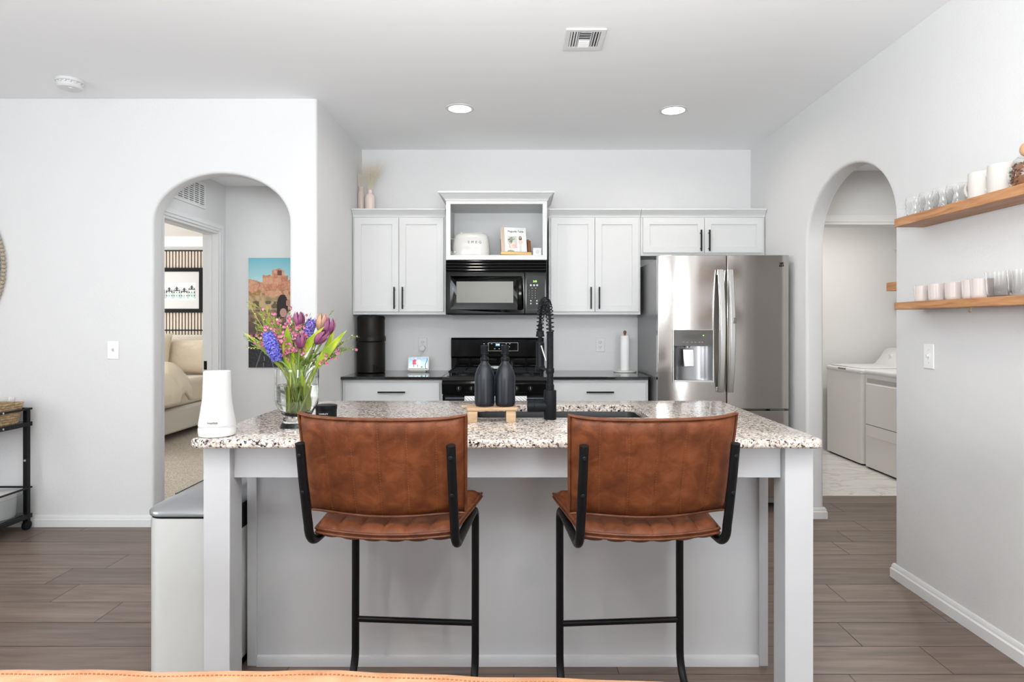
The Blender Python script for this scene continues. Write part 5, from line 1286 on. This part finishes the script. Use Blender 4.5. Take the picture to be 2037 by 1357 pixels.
# ================================================================ hall
t = thing('canvas_picture', 'portrait photo print of red desert rocks and a dark-haired woman, on the hall wall', 'picture', (-1.925, YB, 1.38))
pw, ph, px0, pz0 = .61, .905, -2.222, at(0, 731, YB).z
m = MB(); m.box(px0, px0+pw, YB-.022, YB-.001, pz0, pz0+ph); c = m.build('canvas_frame', mat('canvas_edge', (.5, .46, .42), .8), t)
def desert(u, v):
    n1 = nz(u*5, v*7, 1); n2 = nz(u*18, v*24, 2); n3 = nz(u*50, v*60, 3)
    c = mixc((.42, .66, .70), (.16, .48, .56), (v-.8)/.2)
    ridge = .80+.035*nz(u*4, 0, 9)+.02*nz(u*14, 0, 4)
    if abs(u-.40) < .085: ridge = .905-.02*abs(u-.40)/.085+.01*nz(u*30, 0, 4)
    elif abs(u-.36) < .17: ridge = .845+.01*nz(u*22, 0, 4)
    if u > .56: ridge = .80+.06*nz(u*10, 0, 6)+.045
    if v < ridge:
        c = mixc((.66, .33, .20), (.50, .20, .11), .5+n2*1.2); c = mixc(c, (.78, .50, .36), max(0, n3)*.8)
        if n1+n2*.6 > .28 and v < .78: c = (.20, .085, .06)
        if abs(u-.42) < .03 and .84 < v < .885: c = (.16, .06, .05)
    if v < .66+.03*n2: c = mixc((.56, .40, .22), (.34, .24, .12), .5+n2*1.5)
    if abs(v-.69-.02*n1) < .03 and n2 > -.05: c = (.55, .28, .06) if n3 > .1 else (.30, .20, .10)
    if v < .60+.02*n2 and v > .54 and n2 > 0: c = (.12, .11, .06)
    if v < .53: c = mixc((.30, .20, .13), (.13, .085, .055), .5+n2*1.4)
    if v < .42: c = mixc((.10, .07, .06), (.16, .09, .09), n2+.4)
    if v < .30: c = mixc((.018, .018, .022), (.05, .05, .055), max(0, n3*1.6))
    if v < .30 and (abs(u-.10-.5*v) < .004 or abs(u-.34+.4*v) < .004 or abs(u-.2-.15*v) < .003): c = (.25, .24, .22)
    if abs(u-.48) < .10 and .34 < v < .665: # woman's long dark hair
        if (u-.46)**2/.006+(v-.56)**2/.012 < 1 or (abs(u-.41) < .035 and .42 < v < .6): c = (.022, .012, .014)
    if (u-.54)**2/.0012+(v-.59)**2/.0010 < 1: c = (.50, .25, .18)
    if (u-.47)**2/.0022+(v-.50)**2/.0016 < 1: c = (.52, .30, .24)
    if (u-.60)**2/.009+(v-.44)**2/.006 < 1: c = mixc((.50, .50, .50), (.30, .30, .32), n3+.5)
    if (u-.68)**2/.006+(v-.52)**2/.02 < 1: c = (.16, .15, .17) if n3 > 0 else (.30, .28, .29)
    return c
canvas('photo_print', desert, 120, 176, pw, ph, PRINT, c, lambda u, v: (px0+u, YB-.0228, pz0+v))
# return-air vent high on the hall's left wall
t = thing('return_air_grille', 'white louvered air return grille above the bedroom door, seen through the archway', 'air vent', (-2.42, 4.72, 2.29))
y0, y1, z0, z1 = 4.42, 4.92, 2.185, 2.385
m = MB(); nb = 6; ys = [y0]; hol = []
for i in range(nb):
    a = y0+.018+i*(y1-y0-.03)/nb; ys += [a, a+(y1-y0-.03)/nb-.012]; hol.append((2*i+1, 1))
ys.append(y1)
m.plate(ys, [z0, z0+.018, z1-.018, z1], -2.4195, -2.412, hol, f=lambda u, v, w: (w, u, v)); m.build('grille_frame', TRIMW, t, bevel=.001)
m = MB(); m.box(-2.4198, -2.4190, y0+.01, y1-.01, z0+.01, z1-.01); m.build('duct_opening', BLK, t)
m = MB()
for i in range(11): z = z0+.022+i*(z1-z0-.036)/10.6; m.box(-2.418, -2.413, y0+.01, y1-.01, z-.004, z+.006, rot=Matrix.Rotation(R(-25), 3, 'Y'))
m.build('slat', TRIMW, t)
# ================================================================ bedroom
SYB = 8.36
SLW = mat('slat_wood', (.70, .62, .54), .7)
t = thing('slat_wall_panel', 'cream slatted wall panel with black gaps behind the bed', 'wall panel', (-4.9, SYB, 1.1))
sx0, sx1 = -6.2, -3.55; st, sb = at(0, 498, SYB-.03).z, .9
m = MB(); m.box(sx0, sx1, SYB-.014, SYB-.001, sb, st); m.build('backing', BLK, t)
m = MB(); p = .041; n = int((sx1-sx0)/p)
for i in range(n): m.box(sx0+i*p+.009, sx0+i*p+.033, SYB-.034, SYB-.0145, sb+.002, st-.014)
m.build('slat', SLW, t)
m = MB(); m.box(sx0, sx1, SYB-.038, SYB-.0005, st-.014, st); zb = at(0, 657, SYB-.04).z; m.box(sx0, sx1, SYB-.040, SYB-.0145, zb-.008, zb+.008); m.build('panel_rail', BLK, t)
m = MB(); m.box(-7.0, -2.54, SYB-.05, SYB, 2.31, 2.44); struct('trim_5', m, CEIL)
# framed picture of gabled houses
t = thing('framed_picture', 'black framed line drawing of a row of gabled houses, on the slatted panel', 'picture', (-4.75, SYB-.04, 1.74))
fx0, fx1 = -5.45, at(406, 0, SYB-.05).x; fz0, fz1 = at(0, 622, SYB-.05).z, at(0, 533, SYB-.05).z
m = MB(); m.plate([fx0, fx0+.05, fx1-.062, fx1], [fz0, fz0+.05, fz1-.05, fz1], SYB-.065, SYB-.041, [(1, 1)]); m.build('picture_frame', BLK, t, bevel=.003)
m = MB(); m.box(fx0+.04, fx1-.04, SYB-.050, SYB-.042, fz0+.04, fz1-.04); mt_ = m.build('mat_board', WPL, t)
W_, H_ = .98, .235
def houses(u, v):
    x = u*10; i = int(x); f_ = x-i; hgt = (.55, .50, .62, .48, .60, .56, .52)[i % 7]
    c = (.80, .83, .84); g = hgt+.38*max(0, .5-abs(f_-.5))*1.2
    if v < .12: return (.66, .76, .78)
    ink = (.035, .05, .06)
    if v < g and .06 < f_ < .94:
        c = (.74, .80, .80)
        if v < .45 and nz(u*6, v*3, 8) > -.1: c = (.55, .68, .68)
        if f_ < .10 or f_ > .90 or abs(v-g) < .035 or abs(v-hgt) < .02: c = ink
        if (int(f_*9) % 3 == 1) and (int(v*16) % 3 == 1) and v > .2: c = ink
        if v > hgt and abs(f_-.5) < .12: c = ink
    return c
canvas('drawing', houses, 220, 40, W_, H_, PRINT, mt_, lambda u, v: (fx1-.062-.05-W_+u, SYB-.0505, (fz0+fz1)/2-.135+v))
# bed
bx0, bx1, by0, by1 = -5.65, -3.80, 6.15, 8.30
t = thing('bed', 'cream upholstered bed seen through the bedroom door', 'bed', (-4.7, 7.2, .004))
m = MB(); m.box(bx0, bx1, by0, by1-.06, .09, .36); m.build('bed_frame', BEDF, t, bevel=.03, seg=3)
m = MB(); m.box(bx0-.02, bx1+.02, by1-.08, by1, .09, 1.16); m.build('headboard', BEDF, t, bevel=.025, seg=3)
for x in (bx0+.1, bx1-.1):
    for y in (by0+.1, by1-.2): m = MB(); m.cyl((x, y, .005), .025, .09); m.build('leg', WDK, t)
m = MB(); m.box(bx0+.04, bx1-.04, by0+.04, by1-.09, .362, .66); m.build('mattress', LINEN, t, bevel=.05, seg=4)
def cloth_grid(name, label, cat, x0, x1, y0, y1, zf, nu, nv, mtl, th=.03):
    m = MB(); m.rings([[(x0+(x1-x0)*i/nu, y0+(y1-y0)*j/nv, 0) for i in range(nu+1)] for j in range(nv+1)], False, (False, False))
    for v in m.b.verts: v.co = V(*zf(v.co.x, v.co.y))
    return tag(m.build(name, mtl, weld=False, solid=th, angle=80), label, cat)
def duv(x, y):
    q = nz(x*5, y*3.5, 1)*.05+nz(x*13+nz(x*4, y*4, 3)*2, y*9, 2)*.028
    over = max(0, x-(bx1-.06)); z = .735+q - max(0, over)*0; yy = y; xx = x
    if over > 0: z = .735+q*.5-over*2.6*.6; xx = bx1-.06+min(over, .12)*.9+.03+abs(q)*.5
    if y > 7.0: z += .10*math.exp(-((y-7.08)/.10)**2)
    return (xx, yy, max(z, .40+q*.3))
cloth_grid('duvet', 'rumpled cream duvet spread over the bed', 'bedding', bx0-.02, bx1+.14, by0-.02, 7.25, duv, 90, 60, LINEN, .03)
def pillow(x, y, z, w_, h_, tilt, label, mt, yaw=0, th=.09):
    m = MB(); n = 20
    for s in (-1, 1):
        vs = [[None]*(n+1) for _ in range(n+1)]
        for i in range(n+1):
            for j in range(n+1):
                u, v = i/n*2-1, j/n*2-1; e = ((1-u**4)*(1-v**4))**.55; pin = 1-.07*(1-abs(u*v))*(1 if True else 0)
                cu_, cv_ = u*(1-.06*(1-v*v)), v*(1-.06*(1-u*u)); vs[i][j] = m.b.verts.new((cu_*w_/2, s*th*e*(1+.12*nz(u*2, v*2, x*9)), cv_*h_/2))
        for i in range(n):
            for j in range(n): m.b.faces.new((vs[i][j], vs[i+1][j], vs[i+1][j+1], vs[i][j+1]))
    M_ = Matrix.Translation((x, y, z+h_/2*cos(R(tilt)))) @ Matrix.Rotation(R(yaw), 4, 'Z') @ Matrix.Rotation(R(-tilt), 4, 'X')
    for v in m.b.verts: v.co = M_ @ v.co
    tag(m.build('pillow', mt, angle=80), label, 'pillow')
pillow(-4.17, 8.06, .665, .62, .46, 14, 'cream pillow at the right side of the bed, against the headboard', LINEN)
pillow(-4.60, 7.88, .665, .56, .54, 16, 'tall cream cushion behind the front beige cushion on the bed', LINEN, 8)
pillow(-4.66, 7.60, .70, .52, .46, 22, 'beige square cushion at the front of the pillow pile', CREAM, 14)
pillow(-5.25, 8.06, .665, .62, .46, 14, 'cream pillow at the left side of the bed, against the headboard', LINEN)
# ================================================================ laundry
def appliance(y0, y1, zt, washer, label, name):
    x0, x1 = 3.14, 3.86; t = thing(name, label, name.replace('_', ' '), (3.5, (y0+y1)/2, .002))
    m = MB(); m.rings([[(x, y, z) for x, y in rrect(x0, x1, y0, y1, .035)] for z in (.02, zt-.045)]); m.build('housing', APPW, t)
    m = MB(); m.rings([[(x, y, z) for x, y in rrect(x0+.02, x1-.02, y0+.02, y1-.02, .02)] for z in (.003, .021)]); m.build('foot_base', BLK, t)
    m = MB(); m.rings([[(x, y, z) for x, y in rrect(x0-.010+a, x1, y0+.002+a, y1-.002-a, .035)] for a, z in ((.004, zt-.044), (0, zt-.040), (0, zt-.012), (.012, zt))]); m.build('top_panel', WPL, t, angle=50)
    # raised console at the back with a swept near end
    m = MB(); sec = lambda y, h: [(x1-.27, y, zt-.002), (x1-.22, y, zt+h*.12), (x1-.17, y, zt+h*.48), (x1-.13, y, zt+h*.88), (x1-.09, y, zt+h), (x1-.02, y, zt+h), (x1-.02, y, zt-.002)]
    hs = [(.004, .165), (.012, .172)]
    rr = [sec(y1-d, h) for d, h in hs]+[sec(y0+d, h) for d, h in hs[::-1]]
    m.rings(rr); cs = m.build('console', WPL, t, angle=50)
    kx = x1-.165
    for yy in ((y0+y1)/2+.16, (y0+y1)/2, (y0+y1)/2-.14):
        m = MB(); m.lathe([(.032, 0), (.030, -.018), (.026, -.024), (.0001, -.025)], (kx+.012, yy, zt+.085), 24, 'x'); m.box(kx-.022, kx, yy-.005, yy+.005, zt+.058, zt+.112); m.build('knob', WPL, cs, bevel=.001)
    if washer:
        m = MB(); m.box(x0+.03, x1-.28, y0+.04, y1-.04, zt+.0005, zt+.012); ldd = m.build('lid', WPL, t, bevel=.006)
        m = MB(); m.box(x0-.012, x0-.008, (y0+y1)/2-.07, (y0+y1)/2+.07, zt-.022, zt-.008); m.build('lid_grip', SSD, ldd)
    else:
        m = MB(); m.plate([y0+.055, y1-.055], [.30, zt-.125], x0-.016, x0-.0005, f=lambda u, v, w: (w, u, v)); d = m.build('door', APPW, t, bevel=.006, seg=3)
        m = MB(); m.box(x0-.006, x0-.0005, y0+.05, y1-.05, zt-.12, zt-.07); m.build('door_grip', SSD, d, bevel=.002) if False else m.b.free()
        m = MB(); m.box(x0-.004, x0+.001, y0+.055, y1-.055, zt-.117, zt-.080); m.build('grip_recess', mat('recess_grey', (.45, .44, .43), .5), d)
        m = MB(); m.box(x0-.0165, x0-.015, y0+.06, y1-.06, .40, .405); m.build('door_seam', DGREY, d)
appliance(5.80, 6.48, .885, True, 'white top-load washing machine, the further of the two laundry machines', 'washing_machine')
appliance(5.09, 5.765, .892, False, 'white dryer with a square front door, the nearer of the two laundry machines', 'dryer')
m = MB(); m.box(3.72, 3.9495, 5.75, 6.42, 1.63, 1.715); tag(m.build('wall_shelf', WSH, loc=(3.83, 6.1, 1.63), bevel=.004), 'thick wood shelf in the laundry room, just showing past the archway edge', 'shelf')
t = thing('potted_succulent', 'cream and green artificial flower in a tall pot, just showing past the archway edge', 'potted plant', (3.84, 6.33, 1.7155), world=False)
m = MB(); m.lathe([(.0001, 0), (.05, 0), (.055, .01), (.045, .12), (.03, .20), (.035, .22), (.028, .22), (.0001, .2)], n=24, cap=(False, False)); m.build('pot', CER, t)
m = MB(); m2 = MB(); random.seed(3)
for i in range(40):
    a = random.random()*2*pi; e_ = random.uniform(.05, .13); up_ = random.uniform(.02, .12); mm = m if i % 2 else m2
    p0, p1, p2 = V(0, 0, .21), V(cos(a)*e_*.5, sin(a)*e_*.5, .23+up_*.8), V(cos(a)*e_, sin(a)*e_, .22+up_)
    sd = V(-sin(a), cos(a), 0); mm.rings([[p0-sd*.006, p0+sd*.006], [p1-sd*.013, p1+sd*.013], [p2-sd*.001, p2+sd*.001]], False, (False, False))
m.build('leaves', G2, t); m2.build('petals', mat('petal_cream', (.78, .66, .42), .6), t)
